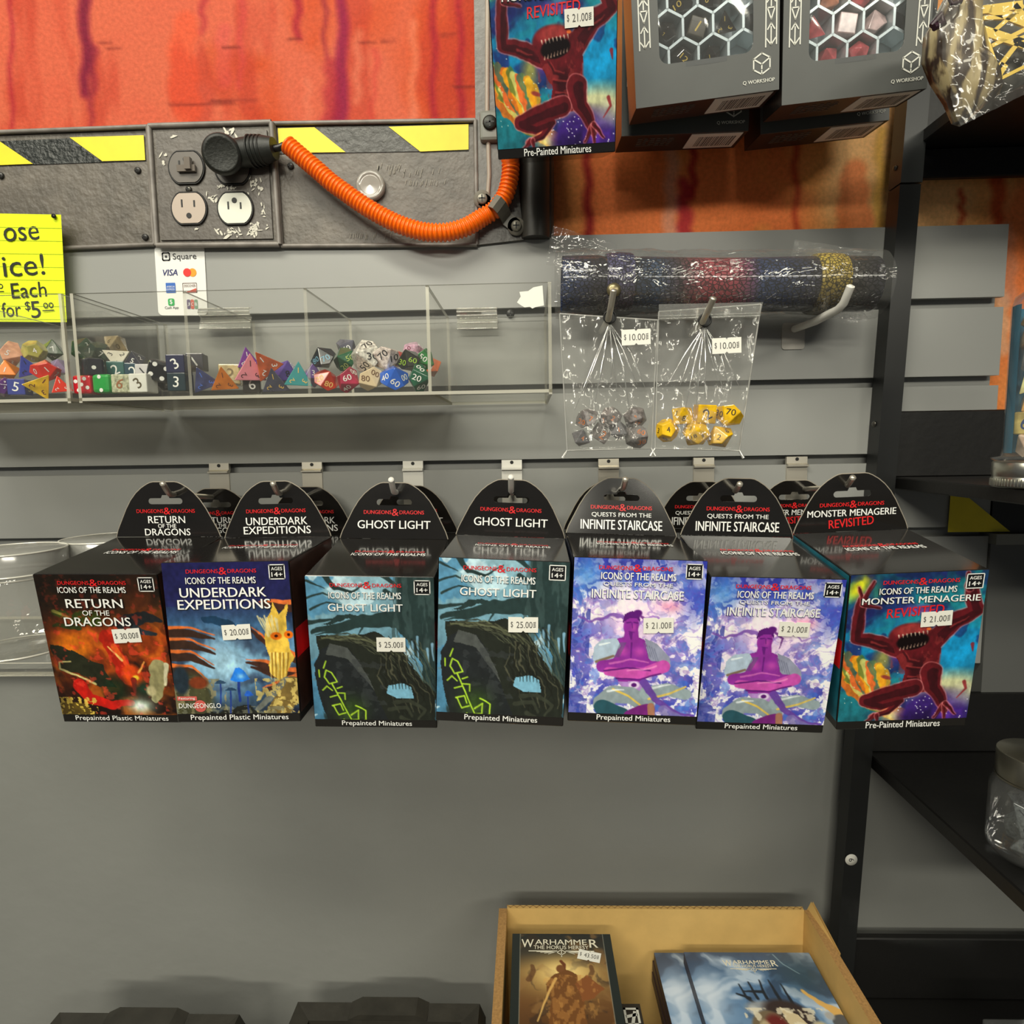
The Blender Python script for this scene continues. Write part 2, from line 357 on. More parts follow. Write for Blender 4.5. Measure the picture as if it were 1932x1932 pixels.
def cover(name, out, stripes, band, label, screws, extra=None):
    Y = -.004; p = at(*out[-1], Y)
    t = thing(name, p, label, 'wall cover')
    mb = MB(); slab(mb, out, Y+.002, .02)
    mb.build('cover_plate', RAW, t)
    mb = MB(); q = quad(out, Y); m = len(q)            # raised rim
    for i in range(m): mb.tube([q[i], q[(i+1) % m]], .0022, 8)
    mb.build('rim', mat('pale worn rim', (128, 122, 116), .35, var=.3, vs=60), t)
    mb = MB(); flatpoly(mb, band, Y+.0012); mb.build('dark_band', BLKT if 'left' in label else mat('charcoal band', (66, 66, 62), .4, bump=.4, bs=150, var=.2, vs=90), t)
    for s in stripes:
        mb = MB(); flatpoly(mb, s, Y+.0006); mb.build('hazard_stripe', YEL, t)
    for sx, sy in screws:
        mb = MB(); phillips(mb, at(sx, sy, Y+.002), .0032); mb.build('screw', [mat('dark painted screw', (48, 46, 44), .4), DARK], t)
    return t
cover('wall_cover', [(-40, 251), (279, 239), (291, 461), (-40, 475)], [[(-40, 268), (0, 267), (62, 309), (-40, 313)], [(131, 259), (271, 255), (274, 302), (193, 304)]],
      [(-40, 268), (271, 255), (275, 303), (-40, 314)], 'left grimy grey wall cover with yellow hazard stripes, cut by the frame edge', [(261, 322), (275, 448), (3, 332)])
rc = cover('wall_cover', [(516, 233), (897, 227), (900, 462), (531, 464)], [[(524, 242), (593, 240), (652, 287), (566, 288), (526, 271)], [(733, 239), (884, 234), (884, 282), (793, 286)]],
      [(524, 242), (884, 234), (884, 284), (527, 290)], 'right grimy grey wall cover with yellow hazard stripes behind the orange hose', [(549, 314)])
mb = MB(); c = at(700, 352, -.004); mb.lathe([(.0145, 0), (.0145, .003), (.012, .0055), (.0105, .004), (.009, .004), (0, .0045)], c, 28, 0, (0, -1, 0)); mb.build('round_knockout', mat('clear grey knob', (150, 146, 138), .12, spec=.8), rc)
# smears of worn paint stay on the covers
mb = MB()
for px, py, a, b in [(780, 326, 50, 5), (800, 345, 40, 3), (735, 315, 25, 4), (700, 445, 40, 3)]:
    for i in range(14):
        x = px+random.uniform(-a, a); y = py+random.uniform(-b, b); mb.line([(0, -.002), (.001, .002)], .0006, at(x, y, -.0028), EX, EZ)
mb.build('paint_wear', mat('worn pale paint', (140, 134, 122), .5), rc)

# outlet unit
oy = -.006; t = thing('outlet_unit', at(409, 462, oy), 'grey double outlet plate splashed with white paint, black plug in it', 'power outlet')
mb = MB(); slab(mb, [(281, 238), (512, 231), (527, 461), (296, 463)], oy, .024); mb.build('outlet_box', RAW, t)
mb = MB(); q = quad([(281, 238), (512, 231), (527, 461), (296, 463)], oy-.001)
for i in range(4): mb.tube([q[i], q[(i+1) % 4]], .0028, 8)
mb.build('clear_cover_rim', mat('pale worn rim', (128, 122, 116), .35), t)
mb = MB(); slab(mb, [(294, 250), (503, 245), (515, 450), (303, 453)], oy-.002, .004); mb.build('face_plate', mat('grimy outlet plate', (92, 86, 80), .4, var=.18, vs=45, bump=.15, bs=200), t)
def receptacle(px, py, m, r=.0168):
    c = at(px, py, oy-.0022); mb = MB()
    pts = []
    for k in range(36):
        a = 2*math.pi*k/36; pts.append((r*math.cos(a), max(-.0142, min(.0142, r*math.sin(a)))))
    mb.prism(pts, c+V(0, -.0022, 0), EX, EZ, -EY, .004, 0)
    f = 1 if py > 330 and px < 400 else -1
    mb.box(c+V(-.0072, -.0025, f*.001), c+V(-.0056, -.0021, f*.001+.0072), 1); mb.box(c+V(.0052, -.0025, f*.001), c+V(.0068, -.0021, f*.001+.0062), 1)
    mb.disc(c+V(0, -.0026, -f*.0072), .0026, EX, EZ, 1)
    mb.build('receptacle', [m, DARK], t)
    rg = MB(); rg.tube([c+V(p[0]*1.05, -.001, p[1]*1.07) for p in pts+pts[:1]], .0009, 6); rg.build('receptacle_gap', DARK, t)
receptacle(353, 317, mat('grey painted receptacle', (96, 90, 84), .35)); receptacle(358, 394, mat('beige receptacle', (186, 170, 156), .4))
receptacle(445, 394, mat('white receptacle', (226, 226, 212), .4)); receptacle(440, 318, mat('grey painted receptacle', (96, 90, 84), .35))
mb = MB(); phillips(mb, at(357, 358, oy-.002), .003); mb.build('screw', [SCREW, DARK], t)
mb = MB(); c = at(353, 317, oy-.0052); mb.box(c+V(-.009, -.003, -.004), c+V(.009, 0, .002)); mb.box(c+V(0, -.006, -.003), c+V(.006, -.001, .008)); mb.build('safety_cap', mat('clear smoky cap', (120, 112, 104), .1, spec=.9), t)
mb = MB(); rr = random.Random(4)
for (cx, cy, sx, sy, nn) in [(478, 434, 8, 11, 34), (440, 440, 22, 8, 16), (480, 350, 14, 16, 16), (430, 352, 16, 5, 12), (440, 250, 22, 10, 7), (400, 372, 8, 12, 6), (310, 305, 5, 14, 4), (500, 400, 10, 30, 8), (420, 392, 6, 20, 5), (330, 258, 10, 6, 2), (372, 430, 12, 20, 4)]:
    for i in range(nn):
        x = rr.gauss(cx, sx*.6); y = rr.gauss(cy, sy*.6)
        if not 300 < x < 512: continue
        a = rr.uniform(-1.2, 1.2)+1.2; L = rr.uniform(.0008, .004); wd = rr.uniform(.0006, .0022)
        ca_, sa_ = math.cos(a), math.sin(a); nv = rr.randint(5, 8); pts_ = []
        for k_ in range(nv):
            th_ = 2*math.pi*k_/nv; q_ = (L*math.cos(th_)*rr.uniform(.6, 1.2), wd*.7*math.sin(th_)*rr.uniform(.5, 1.4)); pts_.append((q_[0]*ca_-q_[1]*sa_, q_[0]*sa_+q_[1]*ca_))
        mb.flat(pts_, at(x, y, oy-.0025 - .0001*(i % 5)), EX, EZ)
mb.build('white_paint_splash', WORN, t)
# plug
PB = mat('black rubber plug', (34, 36, 33), .5, bump=.05, bs=300)
t = thing('power_plug', at(430, 330, -.012), 'round black rubber plug with a side cord, pushed into the outlet plate', 'plug')
mb = MB(); a = at(417, 290, -.037); b = at(428, 296, -.008); d = (b-a).normalized()
mb.lathe([(0, 0), (.0145, 0), (.0172, .002), (.0180, .005), (.0176, .010), (.0165, .020), (.0150, .0215), (.0150, .026)], a, 36, 0, d); mb.build('plug_head', PB, t)
mb = MB(); mb.lathe([(0, 0), (.0135, 0), (.0145, -.0006), (.0152, 0)], a-d*.0001, 36, 0, d); mb.build('plug_face', mat('black plug face', (40, 42, 38), .55, bump=.2, bs=400), t)
mb = MB(); p0 = at(428, 292, -.016); p1 = at(462, 288, -.019); p2 = at(502, 282, -.021); p3 = at(518, 280, -.022)
mb.tube([p0, p1, p1.lerp(p2, .5), p2, p2.lerp(p3, .3), p3], [.0120, .0132, .0130, .0122, .0114, .0098], 20); mb.build('plug_body', PB, t)
mb = MB()
for k in range(4):
    c = p1.lerp(p2, .35+.17*k); ax = (p2-p1).normalized(); u = ax.orthogonal().normalized(); v = ax.cross(u); r = .0141-.0005*k
    mb.tube([c+(u*math.cos(i*math.pi/12)+v*math.sin(i*math.pi/12))*r for i in range(25)], .0009, 6)
mb.build('grip_rib', PB, t)
mb = MB(); mb.tube([p3, at(526, 279, -.022), at(534, 275, -.022), at(545, 276, -.022)], .0032, 10); mb.build('cord', mat('black cord', (20, 20, 20), .35), t)

# raceway channel and dark pipe right of the cover
t = thing('wall_raceway', at(925, 455, -.004), 'grey vertical raceway beside the right hazard cover, running up out of view', 'raceway')
mb = MB(); slab(mb, [(893, -90), (936, -90), (988, 452), (900, 462)], -.004, .022); mb.build('channel', mat('raceway grey', (104, 102, 98), .4, bump=.2, bs=160, var=.22, vs=40), t)
mb = MB(); mb.tube([at(920, -60, -.005), at(919, 215, -.005), at(921, 262, -.005), at(923, 330, -.005), at(920, 372, -.005)], .0022, 10); mb.build('pale_cord', mat('pale cord', (170, 158, 144), .45), t)
for cx, cy in [(925, 240)]:
    mb = MB(); c = at(cx, cy, -.005); mb.rbox(c+V(-.010, -.006, -.0145), c+V(.010, .004, .0135), .003); mb.build('clip', mat('grey clip', (122, 124, 116), .4), t)
    mb = MB(); phillips(mb, c+V(0, -.006, .001), .0068); mb.build('screw', [mat('dark screw', (40, 42, 38), .4, .5), DARK], t)
t = tag(MB().tube([at(1008, -60, -.0), at(1010, 452, -.0)], .0145, 20).tube([at(1030, -60, .006), at(1030, 452, .006)], .008, 14).build('dark_pipe', mat('dark grey pipe', (58, 56, 51), .45, bump=.1, bs=100), None, tuple(at(1008, 452, 0))),
        'dark grey vertical pipe behind the orange hose', 'pipe')
# orange hose
path = [(541, 272), (552, 281), (574, 300), (600, 322), (625, 344), (650, 362), (675, 380), (700, 396), (725, 410), (750, 422), (775, 431), (800, 437), (825, 439), (850, 437), (875, 430), (893, 421), (912, 409), (930, 398), (944, 383), (954, 366), (960, 345), (963, 325), (963, 300), (962, 270), (958, 200), (955, 80)]
P3 = [at(x, y, -.026+.010*min(1, max(0, (i-12)/4))) for i, (x, y) in enumerate(path)]
def resample(P, step):
    out = [P[0].copy()]; acc = 0
    C = []
    for i in range(len(P)-1):
        p0, p1, p2, p3 = P[max(i-1, 0)], P[i], P[i+1], P[min(i+2, len(P)-1)]
        for k in range(12):
            u = k/12; C.append(.5*((2*p1)+(p2-p0)*u+(2*p0-5*p1+4*p2-p3)*u*u+(3*p1-p0-3*p2+p3)*u**3))
    C.append(P[-1])
    for i in range(1, len(C)):
        seg = (C[i]-C[i-1]).length
        while acc+seg >= step:
            q = C[i-1].lerp(C[i], (step-acc)/seg); C[i-1] = q; out.append(q); seg = (C[i]-q).length; acc = 0
        acc += seg
    return out
Q = resample(P3, .00048); prof8 = [.0072, .0078, .0085, .0087, .0087, .0085, .0078, .0072]
mb = MB(); mb.tube(Q, [prof8[i % 8] for i in range(len(Q))], 22)
tag(mb.build('corrugated_hose', mat('orange corrugated plastic', (255, 112, 10), .32), None, tuple(P3[12])), 'bright orange corrugated hose looping from the plug over the wall cover', 'hose')
# strap clamp over the hose
CL = mat('grey clamp plastic', (128, 124, 114), .35)
c0 = at(910, 377, -.006); c1 = at(974, 428, -.006); ax = (c1-c0).normalized(); side = ax.cross(EY).normalized()
t = thing('hose_clamp', c0, 'grey plastic strap clamp screwed down over the orange hose', 'clamp')
mb = MB(); arc = [(0, .0), (.010, .0), (.0115, .008), (.016, .020), (.022, .024), (.028, .020), (.0325, .008), (.034, 0), (.047, 0)]
L = (c1-c0).length; sc = L/.047
def arcpt(k, s, th): x, h = arc[k]; return c0+ax*x*sc-EY*(h+th)+side*s
for k in range(len(arc)-1):
    wv = .0065
    vs = [arcpt(k, -wv, 0), arcpt(k, wv, 0), arcpt(k+1, wv, 0), arcpt(k+1, -wv, 0), arcpt(k, -wv, .0022), arcpt(k, wv, .0022), arcpt(k+1, wv, .0022), arcpt(k+1, -wv, .0022)]
    mb.add(vs, [(0, 1, 2, 3), (7, 6, 5, 4), (0, 4, 5, 1), (1, 5, 6, 2), (2, 6, 7, 3), (3, 7, 4, 0)])
mb.lathe([(.0085, 0), (.0085, .0022), (0, .0022)], c0, 24, 0, (0, -1, 0)); mb.lathe([(.0085, 0), (.0085, .0022), (0, .0022)], c1, 24, 0, (0, -1, 0))
mb.build('strap', CL, t)
for c in (c0, c1):
    mb = MB(); phillips(mb, c+V(0, -.0022, 0), .0052); mb.build('screw', [mat('clamp screw', (136, 132, 120), .4, .4), DARK], t)

# ------------------------------------------------ note and card sticker
NY = mat('neon yellow paper', (232, 250, 10), .6)
INK = mat('black ink', (26, 30, 18), .6)
t = thing('price_note', at(60, 606, -.0125), 'bright yellow ruled handwritten price note on the slats, cut by the frame edge', 'note')
mb = MB(); nx, ny = 16, 16; TL, TR, BR, BL = (-150, 400), (115, 405), (126, 608), (-150, 606)
def npt(a, b, off=0):
    x = (TL[0]*(1-a)+TR[0]*a)*(1-b)+(BL[0]*(1-a)+BR[0]*a)*b; y = (TL[1]*(1-a)+TR[1]*a)*(1-b)+(BL[1]*(1-a)+BR[1]*a)*b
    return at(x, y, -.0125-.004*a**3*(1-b)**2-.003*a**6*b*b-off)
mb.add([npt(i/nx, j/ny) for j in range(ny+1) for i in range(nx+1)], [(j*(nx+1)+i, (j+1)*(nx+1)+i, (j+1)*(nx+1)+i+1, j*(nx+1)+i+1) for j in range(ny) for i in range(nx)], 0, True)
mb.build('paper', NY, t)
mb = MB()
for k in range(8):
    b = (26+k*25)/206
    for i in range(10): q0, q1 = npt(i/10, b, .0003), npt((i+1)/10, b, .0003); mb.add([q0+V(0, 0, .0002), q0-V(0, 0, .0002), q1-V(0, 0, .0002), q1+V(0, 0, .0002)], [(0, 1, 2, 3)])
mb.build('ruled_line', mat('faint rule ink', (170, 190, 20), .6), t)
mb = MB()
S = .00055*1.0
def ny_(px, py):
    a_, b_ = min(1, (px+150)/265), min(1, max(0, (py-400)/206)); return -.0129-.004*a_**3*(1-b_)**2-.003*a_**6*b_*b_
def ntext(s, px, py, w, h, bold=.0): mb.text(s, at(px, py, ny_(min(115, px+w*.35), py)), EX, EZ, w*S, h*S, 0, bold, 0, .03)
ntext('ose', 40, 441, 66, 24); ntext('ice!', 44, 500, 78, 38); ntext('Each', 54, 547, 66, 27); ntext('o', 1, 540, 9, 9); mb.line([(-.003, 0), (.003, 0)], .0009, at(1, 550, -.0130), EX, EZ)
ntext('for', 21, 584, 36, 26); ntext('$', 52, 578, 10, 18); ntext('5', 67, 584, 18, 30); ntext('oo', 91, 576, 19, 10); mb.line([(-.0055, 0), (.0055, .0004)], .001, at(91, 586, -.0150), EX, EZ)
mb.build('handwriting', INK, t)
mb = MB(); mb.lathe([(0, -.0015), (.0022, -.001), (.0022, 0)], at(102, 408, -.0175), 12, 0, (0, 1, 0)); mb.build('pin', DARK, t)

t = thing('payment_sticker', at(342, 595, -.001), 'white card payment sticker with small coloured logos at the top of the slats', 'sticker')
def spt(px, py): return at(px, py, -.0016)
mb = MB(); pts = []
for cx, cy, a0 in [(300, 471, 90), (376, 471, 0), (382, 586, -90), (307, 586, 180)]:
    for k in range(5): a = math.radians(a0+90-90*k/4); p = spt(cx+9*math.cos(a), cy-9*math.sin(a)); pts.append((p.x, p.z))
mb.prism(pts, V(0, -.0012, 0), EX, EZ, -EY, .0008); mb.build('card', mat('sticker white', (236, 236, 232), .35), t)
U = .00055; O = lambda px, py: at(px, py, -.0016)
def rr(w, h, r): 
    p = []
    for sx, sy, a0 in [(1, 1, 0), (-1, 1, 90), (-1, -1, 180), (1, -1, 270)]:
        for k in range(5): a = math.radians(a0+90*k/4); p.append((sx*(w/2-r)+r*math.cos(a), sy*(h/2-r)+r*math.sin(a)))
    return p
mb = MB(); mb.line(rr(13*U, 13*U, 2*U), 2.2*U, O(313, 484), EX, EZ, 0, True); mb.flat(rr(4*U, 4*U, .8*U), O(313, 484), EX, EZ)
mb.text('Square', O(348, 485), EX, EZ, 44*U, 14*U, 0, .01); mb.text('Cash App', O(324, 581), EX, EZ, 26*U, 6*U, 0, .0)
mb.build('black_print', mat('print black', (40, 42, 46), .5), t)
mb = MB(); mb.text('VISA', O(321, 514), EX, EZ, 27*U, 11*U, 0, .03, .25); mb.flat(rr(18*U, 18*U, 1*U), O(322, 543), EX, EZ, 1)
mb.text('AMERICAN', O(322, 541)-EY*.0002, EX, EZ, 15*U, 3.2*U, 2); mb.text('EXPRESS', O(322, 546)-EY*.0002, EX, EZ, 15*U, 3.2*U, 2)
mb.flat(rr(12*U, 13*U, 3*U), O(323, 570), EX, EZ, 3); mb.text('$', O(323, 570)-EY*.0002, EX, EZ, 5*U, 9*U, 2)
mb.disc(O(353, 514), 7.5*U, EX, EZ, 4); mb.disc(O(363, 514)+EY*.0001, 7.5*U, EX, EZ, 5)
mb.line(rr(26*U, 17*U, 1*U), .8*U, O(358, 543), EX, EZ, 2+4, True); mb.text('DISCOVER', O(358, 539)-EY*.0002, EX, EZ, 22*U, 4.5*U, 6); mb.flat([(-8*U, -7.5*U), (12*U, -7.5*U), (12*U, -1*U)], O(358, 543)-EY*.0001, EX, EZ, 7)
for k, c in enumerate((8, 7, 9)): mb.flat(rr(6.4*U, 17*U, 2*U), O(356+7*k, 574), EX, EZ, c); mb.text('JCB'[k], O(356+7*k, 574)-EY*.0002, EX, EZ, 4*U, 6*U, 2, .03)
mb.build('card_logos', [mat('logo navy', (36, 44, 110), .5), mat('logo blue', (48, 104, 190), .5), mat('print white', (240, 240, 240), .5), mat('logo green', (40, 170, 84), .5), mat('logo red', (226, 40, 34), .5), mat('logo amber', (246, 158, 30), .5), mat('print grey', (120, 84, 76), .5), mat('logo coral', (206, 78, 56), .5), mat('logo violet', (84, 66, 110), .5), mat('logo sage', (110, 150, 120), .5)], t)

# ================================================================ BOXED MINIATURES ON PEGS
BW, BH, BD = .092, .1206, .0945
AR = BH/BW
BLK = mat('glossy black card', (26, 24, 22), .16, coat=.6, var=.08, vs=40)
WHT = mat('white print', (244, 244, 240), .45)
RED = mat('red print', (226, 36, 40), .4)
STK = mat('price sticker white', (238, 236, 226), .55)
SINK = mat('sticker ink', (84, 82, 80), .6)
CARDB = mat('card edge', (150, 142, 128), .6)

def art_red_dragons():
    a = Art(1, AR, 190); a.grad([(0, (34, 28, 22)), (.25, (52, 38, 28)), (.5, (150, 66, 26)), (.8, (120, 50, 22)), (1.1, (44, 28, 22)), (1.31, (26, 18, 16))])
    a.tex((206, 108, 34), 5, .5, .7, 3, .2, warp=.5); a.tex((36, 26, 22), 6, .52, .8, 8, .2, warp=.4); a.put((a.v < .28)*.85*(1-a.v/.4), (30, 26, 22), 1)
    a.ell(.82, .18, .16, .3, (142, 62, 30), .7, .8); a.ell(.2, .62, .22, .16, (224, 124, 28), .8, .5)
    a.stroke([(.1, .33), (.25, .37), (.42, .38)], .05, .13, (66, 82, 30), 1, .06, 2); a.stroke([(.1, .31), (.22, .36)], .03, .02, (176, 176, 84), 1, .05, 5); a.stroke([(.1, .44), (.3, .46)], .03, .05, (58, 68, 32), 1, .06, 7)
    a.stroke([(.95, .38), (.8, .36), (.66, .42)], .05, .14, (38, 44, 50), 1, .08, 9); a.stroke([(.9, .5), (.76, .46)], .03, .06, (46, 56, 64), 1, .06, 10)
    a.poly([(.02, .6), (.22, .66), (.42, .8), (.52, 1.0), (.36, .98), (.18, .86), (.06, .84)], (44, 46, 34), 1, .05, 4)
    a.stroke([(.34, .96), (.2, .88), (.06, .82), (.06, .76), (.16, .76)], .02, .012, (190, 178, 120), 1, .03, 6)
    a.stroke([(.52, .55), (.56, .72), (.62, .9)], .16, .12, (172, 40, 24), 1, .06, 12); a.stroke([(.56, .62), (.66, .82)], .05, .03, (224, 104, 40), .8, .06, 13)
    a.ell(.66, .88, .10, .12, (206, 74, 26), 1, .3); a.ell(.69, .9, .035, .03, (250, 206, 60), 1, .5); a.stroke([(.5, .62), (.6, .74)], .012, .02, (240, 190, 110), 1, .02, 3); a.stroke([(.78, .76), (.72, .86)], .012, .02, (236, 160, 80), 1, .02, 2)
    a.stroke([(.67, .92), (.66, 1.06)], .05, .015, (122, 40, 30), 1, .02, 4); a.ell(.5, 1.0, .14, .16, (28, 48, 32), .8, .6); a.ell(.74, 1.0, .1, .1, (26, 74, 58), .7, .8)
    a.stroke([(.2, .98), (.26, 1.1), (.46, 1.16), (.62, 1.12)], .13, .05, (184, 34, 26), 1, .05, 15); a.tex((232, 72, 52), 22, .62, .5, 16, .06)
    a.stroke([(.9, .84), (.86, 1.0), (.84, 1.1)], .17, .09, (150, 144, 104), 1, .08, 17); a.stroke([(.96, .78), (.92, .96)], .04, .02, (210, 204, 170), 1, .03, 3); a.ell(.8, 1.02, .05, .06, (196, 186, 142), 1, .4)
    a.glow(.69, 1.16, .10, .07, (206, 236, 214), .95); a.glow(.69, 1.16, .04, .03, (255, 255, 248), 1)
    a.poly([(0, 1.1), (.2, 1.12), (.3, 1.3), (0, 1.3)], (96, 78, 34), 1, .08, 3); a.put((a.v > 1.08)*(a.u < .32)*(fbm(a.u*40, a.v*40, 5) > .56), (214, 186, 84), .9)
    a.put((a.v < .5)*np.clip(1-a.v/.5, 0, 1)**.7*.75, (34, 27, 22), 1); a.put(np.clip(.16-a.u, 0, 1)/.16*.5, (30, 24, 20), 1); return a.finish(.2)
def art_cavern():
    a = Art(1, AR, 190); a.grad([(0, (34, 34, 74)), (.3, (38, 44, 78)), (.5, (62, 96, 132)), (.8, (118, 164, 196)), (1.05, (66, 98, 130)), (1.31, (36, 36, 38))])
    a.tex((26, 30, 52), 5, .5, .7, 3, .2, sx=.6, warp=.5); a.put((a.v < .35)*.5, (40, 38, 92), 1); a.glow(.42, .82, .2, .22, (170, 208, 228), .8)
    a.stroke([(.3, .45), (.44, .48), (.5, .52)], .05, .09, (34, 62, 88), 1, .08, 3)
    for k, (y0, y1, x1) in enumerate([(.56, .56, .36), (.66, .68, .36), (.76, .80, .34), (.88, .92, .28)]):
        a.stroke([(-.05, y0-.02), (.16, y0+.01), (x1, y1+.06)], .11, .015, (62, 44, 36), 1, .03, k); a.stroke([(-.05, y0-.05), (.16, y0-.04), (x1, y1+.03)], .03, .008, (206, 108, 52), 1, .03, k)
    a.ell(.14, 1.12, .2, .26, (74, 74, 52), 1, .3); a.tex((120, 116, 78), 16, .56, 0, 3); a.put((a.u < .42)*(a.v > .95)*(fbm(a.u*22, a.v*14, 9) > .56), (136, 128, 96), .8)
    a.ell(.06, .96, .08, .14, (42, 54, 64), 1, .3); a.ell(.2, .98, .09, .06, (120, 58, 34), 1, .3)
    for k, P in enumerate([[(.98, .36), (.84, .34), (.74, .35)], [(1.0, .78), (.84, .7), (.66, .56)], [(1.0, .9), (.82, .92), (.64, .86)], [(1.0, .96), (.86, 1.0), (.72, 1.06)], [(.86, .86), (.74, .84), (.6, .82)]]):
        a.stroke(P, .1, .02, (70, 46, 38), 1, .04, k+20); a.stroke([(x, y-.03) for x, y in P], .04, .008, (214, 112, 58), 1, .04, k+20)
    a.poly([(.8, .46), (.86, .3), (.88, .42), (.98, .34), (.94, .5), (.98, .78), (.88, .98), (.8, .9), (.78, .62)], (214, 178, 74), 1, .05, 4)
    for k in range(9): a.stroke([(.72+.02*k, .44+.01*(k % 3)), (.79+.012*k, .6)], .014, .006, (206, 196, 150), .9, .03, k)
    for k in range(10): a.stroke([(.8+.016*k, .74), (.79+.014*k, .98)], .012, .004, (132, 96, 36) if k % 2 else (236, 214, 130), .8, .02, k)
    a.ell(.86, .6, .05, .035, (216, 108, 16), 1, .2); a.ell(.96, .59, .04, .035, (216, 108, 16), 1, .2); a.ell(.86, .6, .016, .014, (60, 20, 8), 1, .2); a.ell(.96, .59, .014, .014, (60, 20, 8), 1, .2)
    a.stroke([(.92, .98), (.78, 1.1), (.62, 1.26)], .09, .03, (112, 116, 110), 1, .05, 31); a.stroke([(.98, 1.02), (.9, 1.14), (.8, 1.28)], .2, .16, (120, 100, 56), 1, .08, 33); a.put((a.u > .66)*(a.v > .95)*(fbm(a.u*26, a.v*26, 19) > .57), (206, 184, 108), .8)
    a.poly([(.1, 1.31), (.3, 1.2), (.6, 1.18), (.98, 1.31)], (40, 42, 38), 1, .1, 8); a.put((a.v > 1.18)*(fbm(a.u*30, a.v*30, 12) > .58), (128, 130, 112), .6)
    for x, y, w, h, c in [(.54, .93, .08, .075, (42, 120, 214)), (.38, .98, .05, .02, (52, 78, 104)), (.46, 1.04, .05, .018, (44, 70, 98)), (.6, 1.08, .04, .03, (44, 96, 190))]:
        a.stroke([(x-.005, y), (x-.02, y+.2)], .022 if w > .06 else .012, .022 if w > .06 else .012, (36, 58, 128), 1, .02, 3); a.poly([(x-w, y+h*.4), (x-w*.4, y-h*.9), (x, y-h), (x+w*.5, y-h*.6), (x+w, y+h*.3), (x+w*.3, y+h*.6), (x-w*.5, y+h*.6)], c, 1)
    a.glow(.55, .93, .03, .02, (150, 210, 250), .8)
    return a.finish(.2)
def art_swamp():
    a = Art(1, AR, 190); a.grad([(0, (142, 180, 194)), (.4, (116, 158, 176)), (.8, (98, 138, 158)), (1.1, (74, 108, 122)), (1.31, (30, 38, 36))])
    a.tex((80, 136, 172), 4, .48, .8, 3, .06, warp=.5); a.tex((196, 222, 232), 5, .6, .8, 9, .05, warp=.6)
    TR, T2 = (44, 62, 62), (64, 84, 84)
    a.poly([(.7, -.02), (1.02, -.02), (1.02, 1.0), (.9, 1.0), (.88, .74), (.8, .56), (.7, .42), (.5, .38), (.3, .36), (.1, .42), (.24, .32), (.52, .32), (.7, .3)], TR, 1, .06, 4)
    a.stroke([(1.0, .28), (.7, .36), (.44, .37), (.2, .44), (.02, .46)], .17, .04, TR, 1, .06, 14)
    for P, w in [([(.16, 0), (.22, .1), (.36, .12), (.5, .04)], .05), ([(0, .03), (.14, .1)], .02), ([(0, .18), (.12, .14), (.2, .17)], .02), ([(.02, .28), (.16, .22), (.26, .24)], .02), ([(.6, 0), (.72, .08), (.9, .1)], .04), ([(.3, .42), (.2, .47), (.06, .49)], .03), ([(.44, .4), (.4, .5)], .02), ([(0, .38), (.14, .37), (.26, .36)], .04), ([(.62, .12), (.76, .2)], .04)]:
        a.stroke(P, w, .008, TR, 1, .04, 7)
    a.put((a.u > .66)*np.clip((fbm(a.u*26, a.v*5, 33)-.52)/.06, 0, 1)*(a.v < 1.05), T2, .7)
    for x, y, h in [(.82, .54, .16), (.86, .5, .2), (.94, .6, .12), (.98, .56, .14)]: a.stroke([(x, y), (x+.005, y+h)], .022, .008, (134, 178, 206), .85, .02, 5)
    a.poly([(.06, .5), (.3, .5), (.52, .46), (.7, .56), (.78, .72), (1.0, 1.0), (1.0, 1.31), (.1, 1.31)], (40, 44, 38), 1, .05, 6)
    for k in range(9): a.stroke([(.08+.03*k, .53-.012*(k % 3)), (.3+.04*k, .48+.01*k), (.56+.03*k, .58+.02*k)], .014, .008, (104, 108, 84) if k % 2 else (56, 58, 46), .9, .05, k)
    for k in range(24): a.stroke([(.1+.034*k, .52+.004*(k % 5)), (.3+.03*k, .5+.012*k), (.5+.025*k, .62+.02*k)], .009, .004, (96, 100, 80) if k % 3 else (26, 28, 24), .7, .07, k+40)
    for k in range(14): a.stroke([(.56+.016*k, .66), (.54+.022*k, .84), (.62+.026*k, 1.0), (.7+.02*k, 1.18)], .012, .006, (86, 86, 70) if k % 3 == 0 else (34, 36, 30), .9, .08, k)
    a.poly([(.62, .93), (.72, .9), (.8, .94), (.82, 1.04), (.68, 1.05), (.6, 1.0)], (126, 180, 206), 1, .03, 6)
    for k in range(6): a.stroke([(.65+.025*k, .88), (.65+.027*k, .96)], .012, .004, (30, 34, 30), 1, .01, k)
    a.poly([(.02, .76), (.08, .62), (.16, .57), (.3, .6), (.38, .72), (.5, 1.0), (.64, 1.31), (.12, 1.31), (.06, 1.06)], (38, 42, 44), 1, .03, 11)
    a.poly([(.16, .57), (.3, .6), (.4, .74), (.5, .98), (.44, .9), (.3, .7), (.12, .66)], (84, 88, 86), .9, .03, 12); a.put((a.u > .2)*(a.u < .6)*(a.v > .7)*(fbm(a.u*14, a.v*20, 43) > .58), (62, 66, 68), .5)
    for k, P in enumerate([[(.66, 1.08), (.8, 1.08), (.9, 1.16), (.86, 1.24)], [(.62, 1.14), (.74, 1.12), (.8, 1.2)], [(.7, 1.22), (.84, 1.28)]]): a.stroke(P, .04, .02, (58, 62, 52), 1, .05, k)
    a.glow(.3, 1.16, .12, .12, (72, 120, 20), .4)
    GL = (176, 216, 60)
